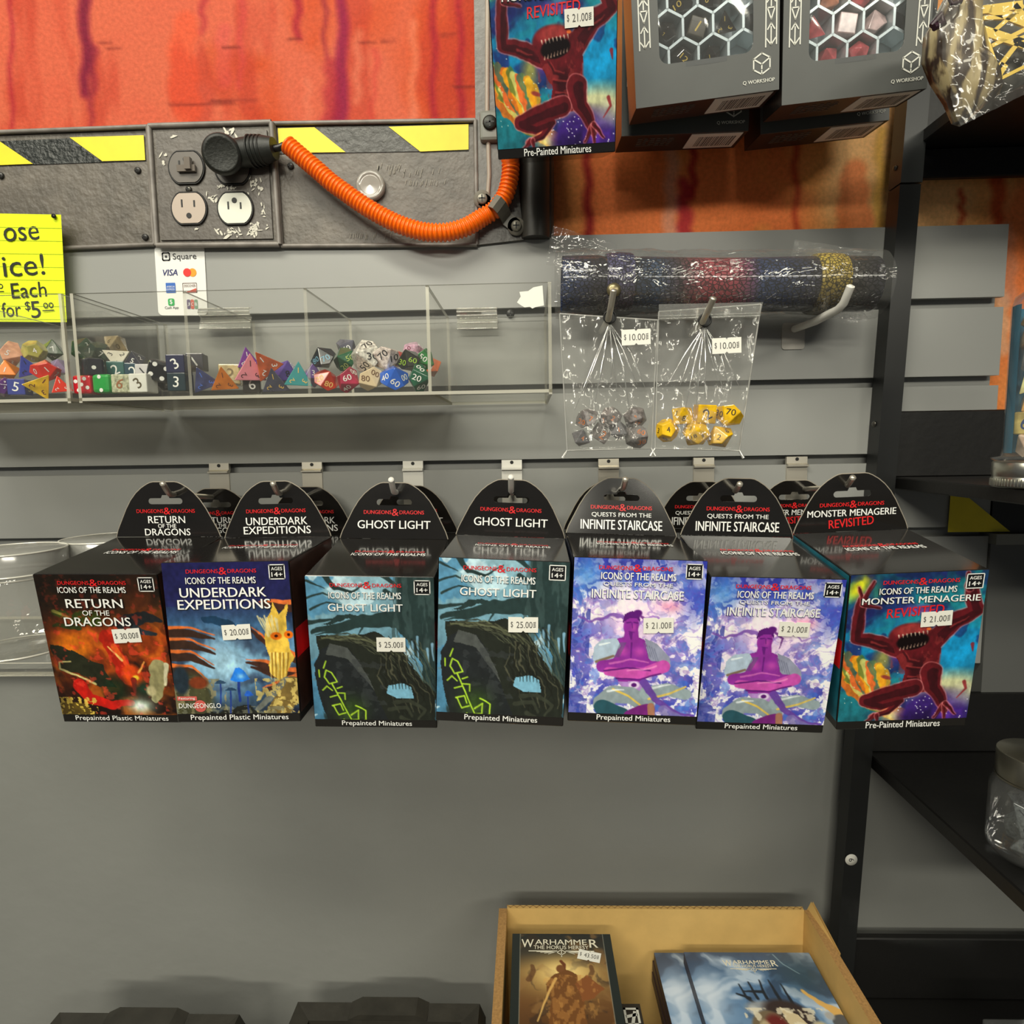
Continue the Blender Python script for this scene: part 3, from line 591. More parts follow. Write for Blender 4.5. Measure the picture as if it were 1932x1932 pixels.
    for P in [[(.1, .78), (.12, .72)], [(.06, .8), (.06, .86)], [(.12, .8), (.1, .86), (.14, .92), (.2, .9), (.16, .82), (.12, .8)], [(.16, .92), (.24, 1.1), (.3, 1.24)], [(.08, .98), (.12, .94), (.16, .98)], [(.2, 1.0), (.26, 1.0), (.26, 1.06)], [(.14, 1.04), (.2, 1.02)], [(.15, 1.12), (.22, 1.1), (.24, 1.16)], [(.16, 1.12), (.2, 1.2), (.26, 1.18)], [(.3, 1.2), (.36, 1.16), (.36, 1.24), (.3, 1.24)], [(.34, 1.12), (.42, 1.16), (.42, 1.24), (.36, 1.28)], [(.24, 1.24), (.26, 1.28)], [(.2, .96), (.24, .94)]]:
        a.stroke(P, .012, .010, GL, .95, .015, 3)
    return a.finish(.14)
def art_swirl():
    a = Art(1, AR, 190); a.grad([(0, (52, 66, 160)), (.25, (86, 110, 190)), (.5, (176, 168, 214)), (.9, (160, 150, 206)), (1.31, (92, 110, 190))])
    wx = fbm(a.u*4, a.v*4, 5); wy = fbm(a.u*4, a.v*4, 15)
    s1 = fbm(a.u*7+2.5*wx, a.v*7+2.5*wy, 25); s2 = fbm(a.u*12+3*wy, a.v*12+3*wx, 35)
    a.put(np.clip((s1-.5)/.1, 0, 1), (222, 222, 246), .85); a.put(np.clip((.45-s1)/.08, 0, 1), (58, 74, 180), .85); a.put(np.clip((s2-.54)/.04, 0, 1), (250, 250, 255), .85); a.put(np.clip((.44-s2)/.04, 0, 1), (70, 76, 176), .7); s4 = fbm(a.u*16+2*wx, a.v*16+2*wy, 85); a.put(np.clip((s4-.58)/.03, 0, 1), (255, 255, 255), .8); a.put(np.clip((.40-s4)/.03, 0, 1), (60, 110, 200), .6)
    a.glow(.48, .44, .32, .17, (252, 226, 240), .85); a.glow(.5, .7, .34, .3, (214, 176, 226), .55); a.glow(.74, .36, .1, .05, (236, 140, 180), .7)
    s3 = fbm(a.u*9+2*wx, a.v*14+3*wy, 45); a.put(np.clip(.04-np.abs(s3-.5), 0, 1)/.04, (132, 92, 178), .55)
    a.put((a.v < .28)*.55*(1-a.v/.3), (48, 54, 150), 1); a.ell(.1, .12, .16, .2, (72, 140, 214), .7, .8); a.ell(.92, .3, .12, .3, (70, 86, 186), .6, .8)
    a.put((a.u < .14)*(a.v > .4)*np.clip((s2-.5)/.05, 0, 1), (40, 50, 150), .7)
    SK, SD, SH = (142, 52, 154), (92, 30, 116), (196, 84, 172)
    a.stroke([(.42, .46), (.28, .44), (.16, .5), (.06, .46)], .03, .012, (120, 80, 168), .85, .08, 2); a.stroke([(.5, .5), (.62, .44), (.74, .5), (.86, .46)], .025, .01, (150, 112, 192), .8, .1, 4); a.stroke([(.52, .44), (.6, .5), (.58, .58)], .02, .01, SD, .8, .05, 5)
    a.poly([(.27, .68), (.36, .63), (.41, .61), (.51, .61), (.56, .63), (.66, .69), (.64, .82), (.58, .98), (.38, .98), (.3, .84)], SK, 1, .015, 3)
    a.stroke([(.46, .56), (.46, .66)], .10, .13, SK, 1); a.ell(.455, .52, .062, .085, SK, 1, .1, .15); a.poly([(.39, .5), (.4, .43), (.46, .405), (.52, .43), (.525, .5), (.5, .46), (.44, .46)], SD, 1, .02, 5); a.ell(.5, .42, .04, .03, SD, 1, .3)
    a.ell(.475, .535, .028, .04, SH, .5, .8); a.stroke([(.42, .5), (.45, .495)], .01, .008, SD, 1); a.stroke([(.475, .495), (.505, .5)], .01, .008, SD, 1); a.stroke([(.46, .5), (.465, .54)], .01, .008, SD, .7); a.stroke([(.44, .57), (.48, .575)], .008, .006, SD, .9); a.stroke([(.455, .585), (.46, .63)], .03, .01, SD, .8)
    a.ell(.4, .73, .06, .05, SH, .6, .8); a.ell(.53, .73, .06, .05, SH, .6, .8); a.stroke([(.465, .66), (.465, .8)], .012, .008, SD, .8)
    a.poly([(.18, .7), (.24, .64), (.35, .62), (.38, .68), (.33, .8), (.22, .86), (.17, .8)], (170, 188, 206), 1, .02, 6); a.poly([(.56, .62), (.66, .66), (.76, .76), (.78, .84), (.7, .88), (.6, .78)], (146, 150, 172), 1, .02, 7); a.stroke([(.2, .82), (.33, .77)], .022, .02, (128, 110, 92), 1); a.stroke([(.22, .68), (.3, .66)], .02, .01, (226, 236, 246), .9, .02, 4)
    for k in range(5): a.stroke([(.38+.01*k, .66), (.34+.008*k, .78)], .006, .004, (90, 92, 116), .8); a.stroke([(.56+.02*k, .66+.01*k), (.6+.02*k, .76+.012*k)], .006, .004, (96, 100, 124), .8)
    a.stroke([(.25, .86), (.4, .82), (.56, .83), (.68, .84)], .1, .075, SK, 1, .02, 8); a.stroke([(.72, .84), (.58, .9), (.42, .91), (.3, .9)], .1, .07, SH, 1, .02, 9)
    a.stroke([(.27, .895), (.44, .865), (.62, .88)], .014, .012, SD, .95, .02, 9); a.stroke([(.7, .9), (.54, .955), (.36, .95)], .014, .012, SD, .9, .02, 9); a.stroke([(.3, .83), (.46, .795), (.6, .81)], .016, .01, (214, 120, 190), .7, .02, 5); a.stroke([(.66, .84), (.56, .875), (.44, .885)], .016, .01, (232, 150, 200), .7, .02, 5)
    a.poly([(.38, .97), (.6, .97), (.56, 1.06), (.5, 1.1), (.42, 1.05)], (170, 132, 196), 1, .03, 10); a.ell(.5, 1.0, .05, .035, (214, 196, 224), 1, .3); a.ell(.5, 1.0, .025, .02, SD, 1, .3)
    a.stroke([(.26, 1.16), (.34, 1.08), (.48, 1.09), (.6, 1.16)], .15, .13, (140, 154, 160), 1, .02, 11); a.stroke([(.26, 1.19), (.42, 1.24)], .13, .1, (46, 86, 98), 1, .02, 12); a.stroke([(.34, 1.04), (.46, 1.09), (.58, 1.18)], .018, .014, (214, 186, 92), 1); a.stroke([(.3, 1.06), (.42, 1.04)], .02, .01, (220, 228, 232), .8, .02, 3)
    a.stroke([(.6, 1.06), (.76, 1.03), (.9, 1.06)], .11, .09, (148, 164, 170), 1, .02, 13); a.stroke([(.62, 1.11), (.78, 1.06), (.9, 1.0)], .018, .014, (214, 188, 98), 1); a.stroke([(.64, 1.02), (.78, .99)], .02, .01, (228, 234, 238), .8, .02, 3); a.stroke([(.58, .98), (.66, 1.1), (.8, 1.2), (.97, 1.24)], .06, .02, (104, 70, 158), .95, .04, 14)
    a.stroke([(.62, 1.2), (.54, 1.225), (.47, 1.25)], .11, .07, (120, 42, 124), 1, .02, 15); a.stroke([(.64, 1.17), (.65, 1.25)], .055, .055, (164, 116, 94), 1); a.stroke([(.74, 1.2), (.88, 1.26)], .08, .05, (132, 120, 180), .8, .05, 16)
    return a.finish(.1, 30)
def art_nebula():
    a = Art(1, AR, 190); a.grad([(0, (26, 64, 92)), (.3, (34, 104, 138)), (.6, (24, 130, 176)), (.9, (40, 110, 140)), (1.31, (30, 30, 60))])
    wx = fbm(a.u*3, a.v*3, 5); wy = fbm(a.u*3, a.v*3, 15); s1 = fbm(a.u*4+2*wx, a.v*4+2*wy, 25)
    a.put(np.clip((s1-.5)/.1, 0, 1)*(a.u < .7), (36, 44, 104), .8); a.put(np.clip((.46-s1)/.1, 0, 1), (36, 148, 150), .6)
    a.ell(.82, .62, .3, .34, (26, 150, 206), .85, .7); a.ell(.06, .1, .09, .16, (228, 220, 40), .9, .7, .6); a.ell(.2, .14, .06, .16, (60, 150, 110), .6, .8)
    a.ell(.55, .3, .22, .06, (150, 50, 140), .7, .8); a.put(np.clip((fbm(a.u*7, a.v*7, 29)-.55)/.08, 0, 1)*(a.v < .6), (32, 36, 92), .6)
    for k in range(14):
        c = [(232, 112, 24), (236, 170, 40), (90, 120, 60), (214, 208, 120), (228, 92, 40), (66, 108, 92)][k % 6]
        a.stroke([(-.1+.03*k, .62+.012*k), (.02+.03*k, .86+.02*k), (.2+.03*k, 1.08+.012*k), (.44+.03*k, 1.24)], .07, .03, c, .8, .09, k)
    a.ell(.3, .7, .1, .2, (206, 190, 60), .6, .8, .2); a.ell(.4, .66, .07, .12, (92, 52, 130), .8, .7)
    a.ell(.84, .98, .4, .2, (236, 226, 168), .85, .6); a.ell(.42, 1.2, .12, .08, (232, 222, 150), .9, .8)
    a.ell(.74, 1.2, .34, .26, (66, 40, 122), 1, .35); a.ell(.7, 1.26, .28, .16, (34, 18, 62), .9, .8); a.ell(.82, 1.2, .12, .08, (112, 62, 190), .8, .9); a.ell(.92, 1.04, .16, .12, (150, 146, 160), .7, .9)
    rng = np.random.RandomState(3)
    for k in range(40): a.ell(rng.uniform(.45, 1), rng.uniform(1.02, 1.26), .006, .006, (230, 226, 250), .9, .5)
    for k in range(26): a.ell(rng.uniform(0, .5), rng.uniform(.5, 1.1), .005, .005, (220, 240, 220), .8, .5)
    B1, B2, B3 = (98, 28, 36), (56, 18, 26), (156, 62, 60)
    rim = (214, 128, 128)
    def limb(P, w0, w1, sd):
        a.stroke(P, w0+.018, w1+.018, rim, .55, .03, sd); a.stroke(P, w0, w1, B1, 1, .03, sd); a.stroke([(x+.012, y+.012) for x, y in P], w0*.5, w1*.5, B2, .8, .03, sd)
    limb([(.4, .62), (.26, .56), (.09, .52), (.08, .36), (.1, .2)], .13, .07, 2); limb([(.1, .22), (.07, .1)], .03, .015, 3); limb([(.11, .2), (.17, .06)], .03, .015, 3); limb([(.11, .24), (.24, .27)], .03, .012, 4)
    limb([(.66, .58), (.8, .4), (.95, .32), (.88, .12)], .16, .09, 5); limb([(.88, .14), (.86, .02)], .05, .03, 6)
    a.poly([(.36, .58), (.5, .48), (.68, .48), (.74, .64), (.72, .82), (.74, .98), (.52, 1.02), (.46, .94), (.48, .82), (.4, .7)], B1, 1, .03, 7); a.ell(.58, .82, .1, .16, B2, .9, .6); a.put((a.u > .36)*(a.u < .74)*(a.v > .5)*(a.v < 1.0)*np.clip((fbm(a.u*22, a.v*16, 61)-.56)/.06, 0, 1), B3, .45)
    for P in [[(.44, .62), (.5, .7), (.58, .72)], [(.5, .76), (.6, .78), (.68, .74)], [(.5, .86), (.6, .88)], [(.2, .55), (.32, .6)], [(.78, .46), (.9, .38)], [(.62, .88), (.66, .96)]]: a.stroke(P, .018, .006, B3, .6, .05, 3); a.stroke([(x, y+.02) for x, y in P], .022, .008, B2, .7, .05, 3)
    a.ell(.5, .53, .19, .13, B1, 1, .12, .1); a.ell(.5, .46, .17, .07, B3, .9, .5, -.1); a.ell(.51, .56, .13, .075, (20, 8, 12), 1, .15, -.15); a.ell(.62, .46, .022, .014, (240, 120, 60), 1, .4)
    for k in range(8): a.stroke([(.4+.03*k, .505-.004*k), (.405+.03*k, .53-.004*k)], .01, .002, (220, 200, 180), .9); a.stroke([(.42+.026*k, .63-.006*k), (.425+.026*k, .605-.006*k)], .01, .002, (200, 170, 150), .8)
    limb([(.56, .96), (.38, 1.0), (.2, 1.06), (.32, 1.1), (.46, 1.06), (.38, 1.16), (.26, 1.2)], .14, .03, 9); limb([(.28, 1.19), (.22, 1.24)], .03, .012, 3); limb([(.3, 1.19), (.31, 1.25)], .03, .01, 4)
    limb([(.68, .82), (.7, .96), (.78, 1.08), (.82, 1.16)], .15, .05, 10); limb([(.8, 1.12), (.74, 1.22)], .035, .012, 3); limb([(.81, 1.12), (.82, 1.24)], .035, .012, 3); limb([(.82, 1.1), (.9, 1.2)], .03, .012, 4)
    a.ell(.34, .86, .05, .02, (150, 60, 62), .9, .4, .3); a.stroke([(.94, .92), (.96, .98), (.9, 1.06)], .03, .008, (150, 50, 56), .9); a.stroke([(.96, .6), (.97, .66)], .03, .008, (130, 40, 50), .9)
    return a.finish(.2)
ARTS = {'dragons': art_red_dragons(), 'cavern': art_cavern(), 'swamp': art_swamp(), 'swirl': art_swirl(), 'nebula': art_nebula()}
ARTM = vcmat('printed box art', .3, .25)
def fp(u, v, off=.0005): return V((u-.5)*BW, -BD-off, -v*BW)     # point on the front face (local frame)
def wordmark(mb, o, ex, ey, w, h, mi=0):
    mb.text('DUNGEONS', o-ex*w*.27, ex, ey, w*.45, h*.62, mi, .045); mb.text('DRAGONS', o+ex*w*.29, ex, ey, w*.40, h*.62, mi, .045); mb.text('&', o+ex*w*.02, ex, ey, w*.11, h*1.15, mi, .03)
def sticker(parent, o, ex, ey, en, w, price, ang=0):
    h = w*.53; ca, sa = math.cos(ang), math.sin(ang); x = ex*ca+ey*sa; y = ey*ca-ex*sa; n = .06*w
    pts = [(-w/2, -h/2), (-n, -h/2), (0, -h/2+n), (n, -h/2), (w/2, -h/2), (w/2, h/2), (n, h/2), (0, h/2-n), (-n, h/2), (-w/2, h/2)]
    mb = MB(); mb.prism(pts, o+en*.0003, x, y, en, .0002); s = mb.build('price_sticker', STK, parent)
    if parent is not None and 'base' in parent: s['base'] = parent['base']
    mb = MB(); q = o+en*.00045
    mb.text('$', q-x*w*.38, x, y, w*.075, h*.42); mb.text(price, q+x*w*.04, x, y, w*.54, h*.42)
    for k in range(4): mb.line([(w*.35, h*(-.15+.1*k)), (w*.41, h*(-.12+.1*k))], h*.05, q, x, y)
    mb.build('price_print', SINK, s)
    return s
def tab_outline():
    pts = [(-.5, 0)]
    for r, h in [(.985, .05), (.955, .13), (.915, .21), (.85, .335), (.765, .50), (.66, .665), (.55, .79), (.44, .88), (.33, .945), (.26, .975), (.2, .985)]: pts.append((-.5*r, .515*h))
    top = pts[-1]; pts += [(-p[0], p[1]) for p in reversed(pts)]
    return [(p[0]*BW, p[1]*BW*1.02) for p in pts]
def hang_tab(parent, lines, ang, bent=0):
    """arched hanger flap with a real slot, hinged on the back top edge"""
    out = tab_outline(); cx, cz = 0, .031; slot = []
    for k in range(7): a = math.pi/2+math.pi*k/6; slot.append((-.0125+.0026*math.cos(a), cz+.0026*math.sin(a)))
    for k in range(7): a = -math.pi/2+math.pi*k/6; slot.append((.0125+.0026*math.cos(a), cz+.0026*math.sin(a)))
    slot += [(.004, cz+.0026), (.0028, cz+.0052), (-.0028, cz+.0052), (-.004, cz+.0026)]
    bm = bmesh.new(); ed = []
    for L in (out, slot):
        vs = [bm.verts.new((p[0], 0, p[1])) for p in L]; ed += [bm.edges.new((vs[i], vs[(i+1) % len(vs)])) for i in range(len(vs))]
    bmesh.ops.triangle_fill(bm, edges=ed, use_beauty=True)
    ge = bmesh.ops.extrude_face_region(bm, geom=bm.faces[:]); bmesh.ops.translate(bm, vec=(0, .0007, 0), verts=[g for g in ge['geom'] if isinstance(g, bmesh.types.BMVert)])
    bmesh.ops.recalc_face_normals(bm, faces=bm.faces[:])
    me = bpy.data.meshes.new('hang_tab'); bm.to_mesh(me); bm.free(); me.materials.append(BLK)
    o = bpy.data.objects.new('hang_tab', me); COL.objects.link(o); o.parent = parent; o.location = (0, -.0004, .0003); o.rotation_euler = (ang, 0, 0)
    mr = MB(); mw = MB()
    wordmark(mr, V(0, -.0004, .0225), EX, EZ, .052, .0052)
    for (s, z, w, h, k) in lines: (mr if k == 'r' else mw).text(s, V(0, -.0004, z), EX, EZ, w, h, 0, .03 if k != 's' else .01, 0, .07 if k == 'r' else 0)
    mr.build('red_lettering', RED, o); mw.build('white_lettering', WHT, o)
    mb = MB(); mb.tube([V(p[0], .0003, p[1]) for p in out], .0005, 5); mb.build('cut_edge', CARDB, o)
    return o
TABS = {'dragons': [('RETURN', .0150, .0325, .0062, 'w'), ('OF THE', .0095, .016, .0036, 'w'), ('DRAGONS', .0042, .040, .0060, 'w')],
        'cavern': [('UNDERDARK', .0138, .053, .0066, 'w'), ('EXPEDITIONS', .0060, .058, .0066, 'w')],
        'swamp': [('GHOST LIGHT', .0120, .062, .0070, 'w')],
        'swirl': [('QUESTS FROM THE', .0160, .050, .0042, 's'), ('INFINITE STAIRCASE', .0078, .068, .0082, 'w')],
        'nebula': [('MONSTER MENAGERIE', .0155, .071, .0056, 'w'), ('REVISITED', .0075, .036, .0072, 'r')]}
FRONT = {'dragons': [('ICONS OF THE REALMS', .46, .13, .55, .050, .02), ('RETURN', .46, .245, .46, .075, .03), ('OF THE', .46, .325, .22, .044, .02), ('DRAGONS', .46, .40, .54, .075, .03)],
         'cavern': [('ICONS OF THE REALMS', .46, .145, .55, .052, .02), ('UNDERDARK', .47, .24, .68, .076, .03), ('EXPEDITIONS', .47, .335, .73, .078, .03)],
         'swamp': [('ICONS OF THE REALMS', .46, .155, .56, .055, .02), ('GHOST LIGHT', .46, .255, .58, .062, .025)],
         'swirl': [('ICONS OF THE REALMS', .49, .135, .56, .056, .02), ('QUESTS FROM THE', .49, .20, .52, .036, .0), ('INFINITE STAIRCASE', .49, .275, .69, .07, .02)],
         'nebula': [('ICONS OF THE REALMS', .5, .14, .56, .05, .02), ('MONSTER MENAGERIE', .53, .215, .86, .052, .03)]}
FOOT = {'dragons': 'Prepainted Plastic Miniatures', 'cavern': 'Prepainted Plastic Miniatures', 'swamp': 'Prepainted Miniatures', 'swirl': 'Prepainted Miniatures', 'nebula': 'Pre-Painted Miniatures'}
SIDE = {'dragons': (60, 40, 32), 'cavern': (70, 44, 36), 'swamp': (40, 50, 48), 'swirl': (40, 44, 60), 'nebula': (34, 110, 128)}
PROTO = {}
def make_box(kind):
    """the shared parts of one kind of pack, in its own frame: origin on the back top edge, front towards -y"""
    t = thing('miniature_box', (0, 0, 0), 'x', 'boxed game', None, (0, 0, 0))
    mb = MB(); mb.rbox((-BW/2, -BD, -BH), (BW/2, 0, 0), .0006, 1); mb.build('carton', BLK, t)
    mb = MB(); a = ARTS[kind]; ins = .006
    cols = a.mesh(mb, V(-BW/2+.0004, -BD-.0002, -.0003), EX, EZ, BW*.992); keep = [i for i, f in enumerate(mb.f) if min(mb.v[q][2] for q in f) > -BH*.943]
    mb.f = [mb.f[i] for i in keep]; mb.m = [0]*len(keep); mb.smooth = [False]*len(keep)
    mb.build('art_panel', ARTM, t, None, cols)
    sm = mat('side print '+kind, SIDE[kind], .3, coat=.3, var=.35, vs=60)
    for sx in (-1, 1):
        mb = MB(); X = sx*(BW/2+.0003); mb.add([(X, -BD+.001, -.001), (X, -.001, -.001), (X, -.001, -BH*.943), (X, -BD+.001, -BH*.943)], [(0, 1, 2, 3) if sx > 0 else (3, 2, 1, 0)])
        mb.add([(X+sx*.0002, -BD+.002, -BH*.42), (X+sx*.0002, -BD+.03, -BH*.42), (X+sx*.0002, -BD+.03, -BH*.6), (X+sx*.0002, -BD+.002, -BH*.6)], [(0, 1, 2, 3) if sx > 0 else (3, 2, 1, 0)], 1)
        mb.build('side_panel', [sm, RED], t)
    mw = MB(); mk = MB()
    for s, u, v, w_, h_, b in FRONT[kind]: mw.text(s, fp(u, v, .0008), EX, EZ, w_*BW, h_*BW, 0, b*1.0+.012); mk.text(s, fp(u, v+.004, .0005), EX, EZ, w_*BW*1.012, h_*BW*1.06, 0, b+.05)
    mw.text(FOOT[kind], fp(.51, AR*.970), EX, EZ, (.79 if 'Plastic' in FOOT[kind] else .57)*BW, .056*BW, 0, .02); mw.build('white_lettering', WHT, t); mk.build('lettering_outline', mat('dark outline print '+kind, {'swirl': (72, 64, 140), 'swamp': (58, 84, 98)}.get(kind, (30, 26, 26)), .4), t)
    mr = MB(); wordmark(mr, fp(.47 if kind != 'nebula' else .52, .072), EX, EZ, .56*BW, .05*BW)
    if kind == 'nebula': mr.text('REVISITED', fp(.5, .31), EX, EZ, .42*BW, .075*BW, 0, .02, .1, .06)
    mr.build('red_lettering', RED, t)
    if kind == 'cavern':
        mb = MB(); mb.flat(rr(.16*BW, .035*BW, .005*BW), fp(.1, 1.105), EX, EZ); mb.disc(fp(.2, 1.17, .0004), .05*BW, EX, EZ, 0); mb.build('red_flash', mat('red flash', (206, 92, 84), .4), t)
        mb = MB(); mb.text('Featuring', fp(.1, 1.105, .0008), EX, EZ, .13*BW, .025*BW); mb.text('DUNGEONGLO', fp(.2, 1.165, .0008), EX, EZ, .34*BW, .04*BW, 0, .02); mb.build('glow_lettering', WHT, t)
    mb = MB(); mb.flat(rr(.125*BW, .118*BW, .004*BW), fp(.905, .085, .0004), EX, EZ, 1); mb.line(rr(.12*BW, .112*BW, .006*BW), .007*BW, fp(.905, .085, .0006), EX, EZ, 0, True)
    mb.text('AGES', fp(.905, .06, .0006), EX, EZ, .085*BW, .026*BW, 0, .02); mb.text('14+', fp(.905, .105, .0006), EX, EZ, .085*BW, .036*BW, 0, .03); mb.build('age_badge', [WHT, mat('badge black', (20, 20, 22), .35)], t)
    mb = MB(); mb.text('ICONS OF THE REALMS', V(.004, -.045, .0005), EX, EY, .058, .0065, 0, .02); mb.build('top_white_lettering', WHT, t)
    mb = MB(); wordmark(mb, V(.004, -.038, .0005), EX, EY, .056, .006); mb.build('top_red_lettering', RED, t)
    return t
def place_box(kind, loc, rot, label, group, price=None, puv=None, pang=0, tab=0):
    if kind not in PROTO: PROTO[kind] = make_box(kind); o = PROTO[kind]; first = True
    else: o = copy_tree(PROTO[kind]); first = False
    o.location = loc; o.rotation_euler = [math.radians(x) for x in rot]; tag(o, label, 'boxed game', group)
    return o, (price, puv, pang, tab, kind)
G1 = 'front packs on the row of pegs'; late = []
for a in [('dragons', (-.3137, -.1208, -.0744), (8, .4, -.6), 'black miniatures pack with red dragon art, leftmost of the front row', G1, '30.00', (.68, .52), .06, -6),
          ('cavern', (-.2164, -.1244, -.0753), (2.1, -.4, -.3), 'black miniatures pack with blue mushroom cavern art, second in the front row', G1, '20.00', (.55, .56), .04, -2),
          ('swamp', (-.1167, -.1233, -.0781), (7.7, 1.6, 1.5), 'green rune swamp pack hanging lower, beside the blue cavern pack', G1, '25.00', (.65, .565), 0, -12),
          ('swamp', (-.0173, -.1259, -.077), (1.3, 2.8, -.7), 'green rune swamp pack hanging higher, beside the purple swirl packs', G1, '25.00', (.66, .50), .03, -2),
          ('swirl', (.0758, -.1269, -.0762), (2, 2.4, 0), 'purple and blue swirl pack hanging higher, beside a swamp pack', G1, '21.00', (.66, .51), .05, -14),
          ('swirl', (.1706, -.1304, -.0782), (9.2, 1.8, -.5), 'purple and blue swirl pack hanging lower, beside the red monster pack', G1, '21.00', (.66, .41), -.02, -9),
          ('nebula', (.2623, -.1325, -.0749), (9.1, -1.9, -.2), 'black pack with red monster on teal art, rightmost of the front row', G1, '21.00', (.66, .375), .04, -4)]:
    late.append(place_box(*a))
G2 = 'rear packs half hidden on the pegs'
rear = [('dragons', 411, 'rear dragon pack on the leftmost peg, mostly hidden by the front one'), ('cavern', 584, 'rear cavern pack on the second peg, mostly hidden by the front one'), ('swamp', 777, 'rear swamp pack behind the lower hanging swamp pack'), ('swamp', 966, 'rear swamp pack behind the higher hanging swamp pack'),
        ('swirl', 1150, 'rear swirl pack behind the higher hanging swirl pack'), ('swirl', 1322, 'rear swirl pack behind the lower hanging swirl pack'), ('nebula', 1497, 'rear monster pack on the rightmost peg, behind the front one')]
for k, (kind, px, lab) in enumerate(rear):
    p = at(px, 999, -.026); late.append(place_box(kind, (p.x, -.0215 if k in (0, 2, 5, 6) else -.0255, -.0865), ([8, 2, 8, 1.3, 2, 9, 9][k], [0, .5, 1.2, 1.5, 1, .6, -.5][k], 0), lab, G2, None, None, 0, -1))
# the pack hung above, tipped forward
p = at(1050, 294, -.128); up = place_box('nebula', (0, 0, 0), (20, 0, 0), 'red monster pack hung high above the row, cut by the top of the frame', None, '21.00', (.70, .375), .02, -6)
R = Euler([math.radians(x) for x in (21, -1.6, -1.0)]).to_matrix(); up[0].rotation_euler = R.to_euler(); up[0].location = p-R @ V(0, -BD, -BH); late.append(up)
for o, (price, puv, pang, tab, kind) in late:
    hang_tab(o, TABS[kind], math.radians(tab))
    if price: sticker(o, fp(*puv, .0007), EX, EZ, -EY, .228*BW, price, pang)
# pegs
STEEL = mat('bright steel', (204, 198, 184), .34, .75); PWHT = mat('white peg coating', (232, 230, 222), .35)
def peg(name_label, px, py0, root_z, bend, tip, m, plate, group=None):
    r = at(px, py0, 0); root = V(r.x, -.004, root_z)
    t = thing('display_peg', root, name_label, 'peg hook', group)
    mb = MB()
    if plate:
        w = .0105; zt = at(px, plate[0], 0).z; zm = at(px, plate[1], 0).z
        prof = [(.003, zt), (-.0008, zt), (-.0012, zm+.002), (-.0055, zm+.0004), (-.0055, zm-.0012), (-.0016, zm-.002), (-.0022, root_z-.010), (.0004, root_z-.010), (.0004, zm-.004), (.0018, zm), (.003, zm+.002)]
        n = len(prof); A = [V(r.x-w, y, z) for y, z in prof]+[V(r.x+w, y, z) for y, z in prof]
        mb.add(A, [(i, (i+1) % n, n+(i+1) % n, n+i) for i in range(n)]+[tuple(range(n))[::-1], tuple(range(n, 2*n))]); mb.build('slat_bracket', m, t)
        mb = MB(); mb.disc(V(r.x, -.0013, zt-.0025), .0018, EX, EZ); mb.build('bracket_hole', DARK, t)
        mb = MB()
    P = [root, root.lerp(bend, .5), bend, bend.lerp(tip, .5)+V(0, 0, -.0006), tip]
    mb.tube(P, .0024, 12); mb.lathe([(.0024, 0), (.0022, .0006), (0, .0009)], tip, 12, 0, (tip-bend)); mb.build('peg_rod', m, t); return t
GP = 'pegs of the pack row'
for (bx, tx, ty, by, ms, lab) in [(415, 307, 912, 938, 's', 'steel peg holding the dragon packs'), (590, 515, 912, 936, 's', 'steel peg holding the blue cavern packs'), (780, 738, 905, 934, 'w', 'white peg holding the lower hanging swamp packs'), (966, 964, 900, 932, 'w', 'white peg holding the higher hanging swamp packs'),
                              (1148, 1180, 904, 926, 's', 'steel peg holding the higher hanging swirl packs'), (1327, 1396, 913, 932, 's', 'steel peg holding the lower hanging swirl packs'), (1502, 1609, 901, 924, 's', 'steel peg holding the red monster packs')]:
    bend = at(tx-(tx-bx)*.12, by-6, -.132); tip = at(tx, ty, -.150)
    top = 878-(bx-415)*.0115
    peg(lab, bx, 900, -.050, bend, tip, STEEL if ms == 's' else PWHT, (top-4, top+12), GP)

# ================================================================ DICE
def poly_verts(n):
    g = (1+5**.5)/2
    if n == 4: return [V(1, 1, 1), V(1, -1, -1), V(-1, 1, -1), V(-1, -1, 1)]
    if n == 6: return [V(x, y, z) for x in (-1, 1) for y in (-1, 1) for z in (-1, 1)]
    if n == 8: return [V(1, 0, 0), V(-1, 0, 0), V(0, 1, 0), V(0, -1, 0), V(0, 0, 1), V(0, 0, -1)]
    if n == 10: return [V(math.cos(k*math.pi/5), math.sin(k*math.pi/5), .1056*(1 if k % 2 else -1)) for k in range(10)]+[V(0, 0, 1), V(0, 0, -1)]
    if n == 12: return [V(x, y, z) for x in (-1, 1) for y in (-1, 1) for z in (-1, 1)]+[V(*[(0, a/g, b*g), (a/g, b*g, 0), (b*g, 0, a/g)][k]) for k in range(3) for a in (-1, 1) for b in (-1, 1)]
    return [V(*[(0, a, b*g), (a, b*g, 0), (b*g, 0, a)][k]) for k in range(3) for a in (-1, 1) for b in (-1, 1)]
def die_shape(n, r, bev):
    vs = [v.normalized()*r if n != 10 else v*r for v in poly_verts(n)]
    bm = bmesh.new(); [bm.verts.new(v) for v in vs]; bmesh.ops.convex_hull(bm, input=bm.verts[:]); bmesh.ops.dissolve_limit(bm, angle_limit=.03, verts=bm.verts[:], edges=bm.edges[:])
    bm.normal_update(); faces = [(f.calc_center_median(), f.normal.copy(), min((e.verts[0].co.lerp(e.verts[1].co, .5)-f.calc_center_median()).length for e in f.edges)) for f in bm.faces]
    ver = [[v.co.copy() for v in f.verts] for f in bm.faces]
    bmesh.ops.bevel(bm, geom=bm.edges[:], offset=r*bev, segments=2, affect='EDGES', profile=.5)
    return bm, faces, ver
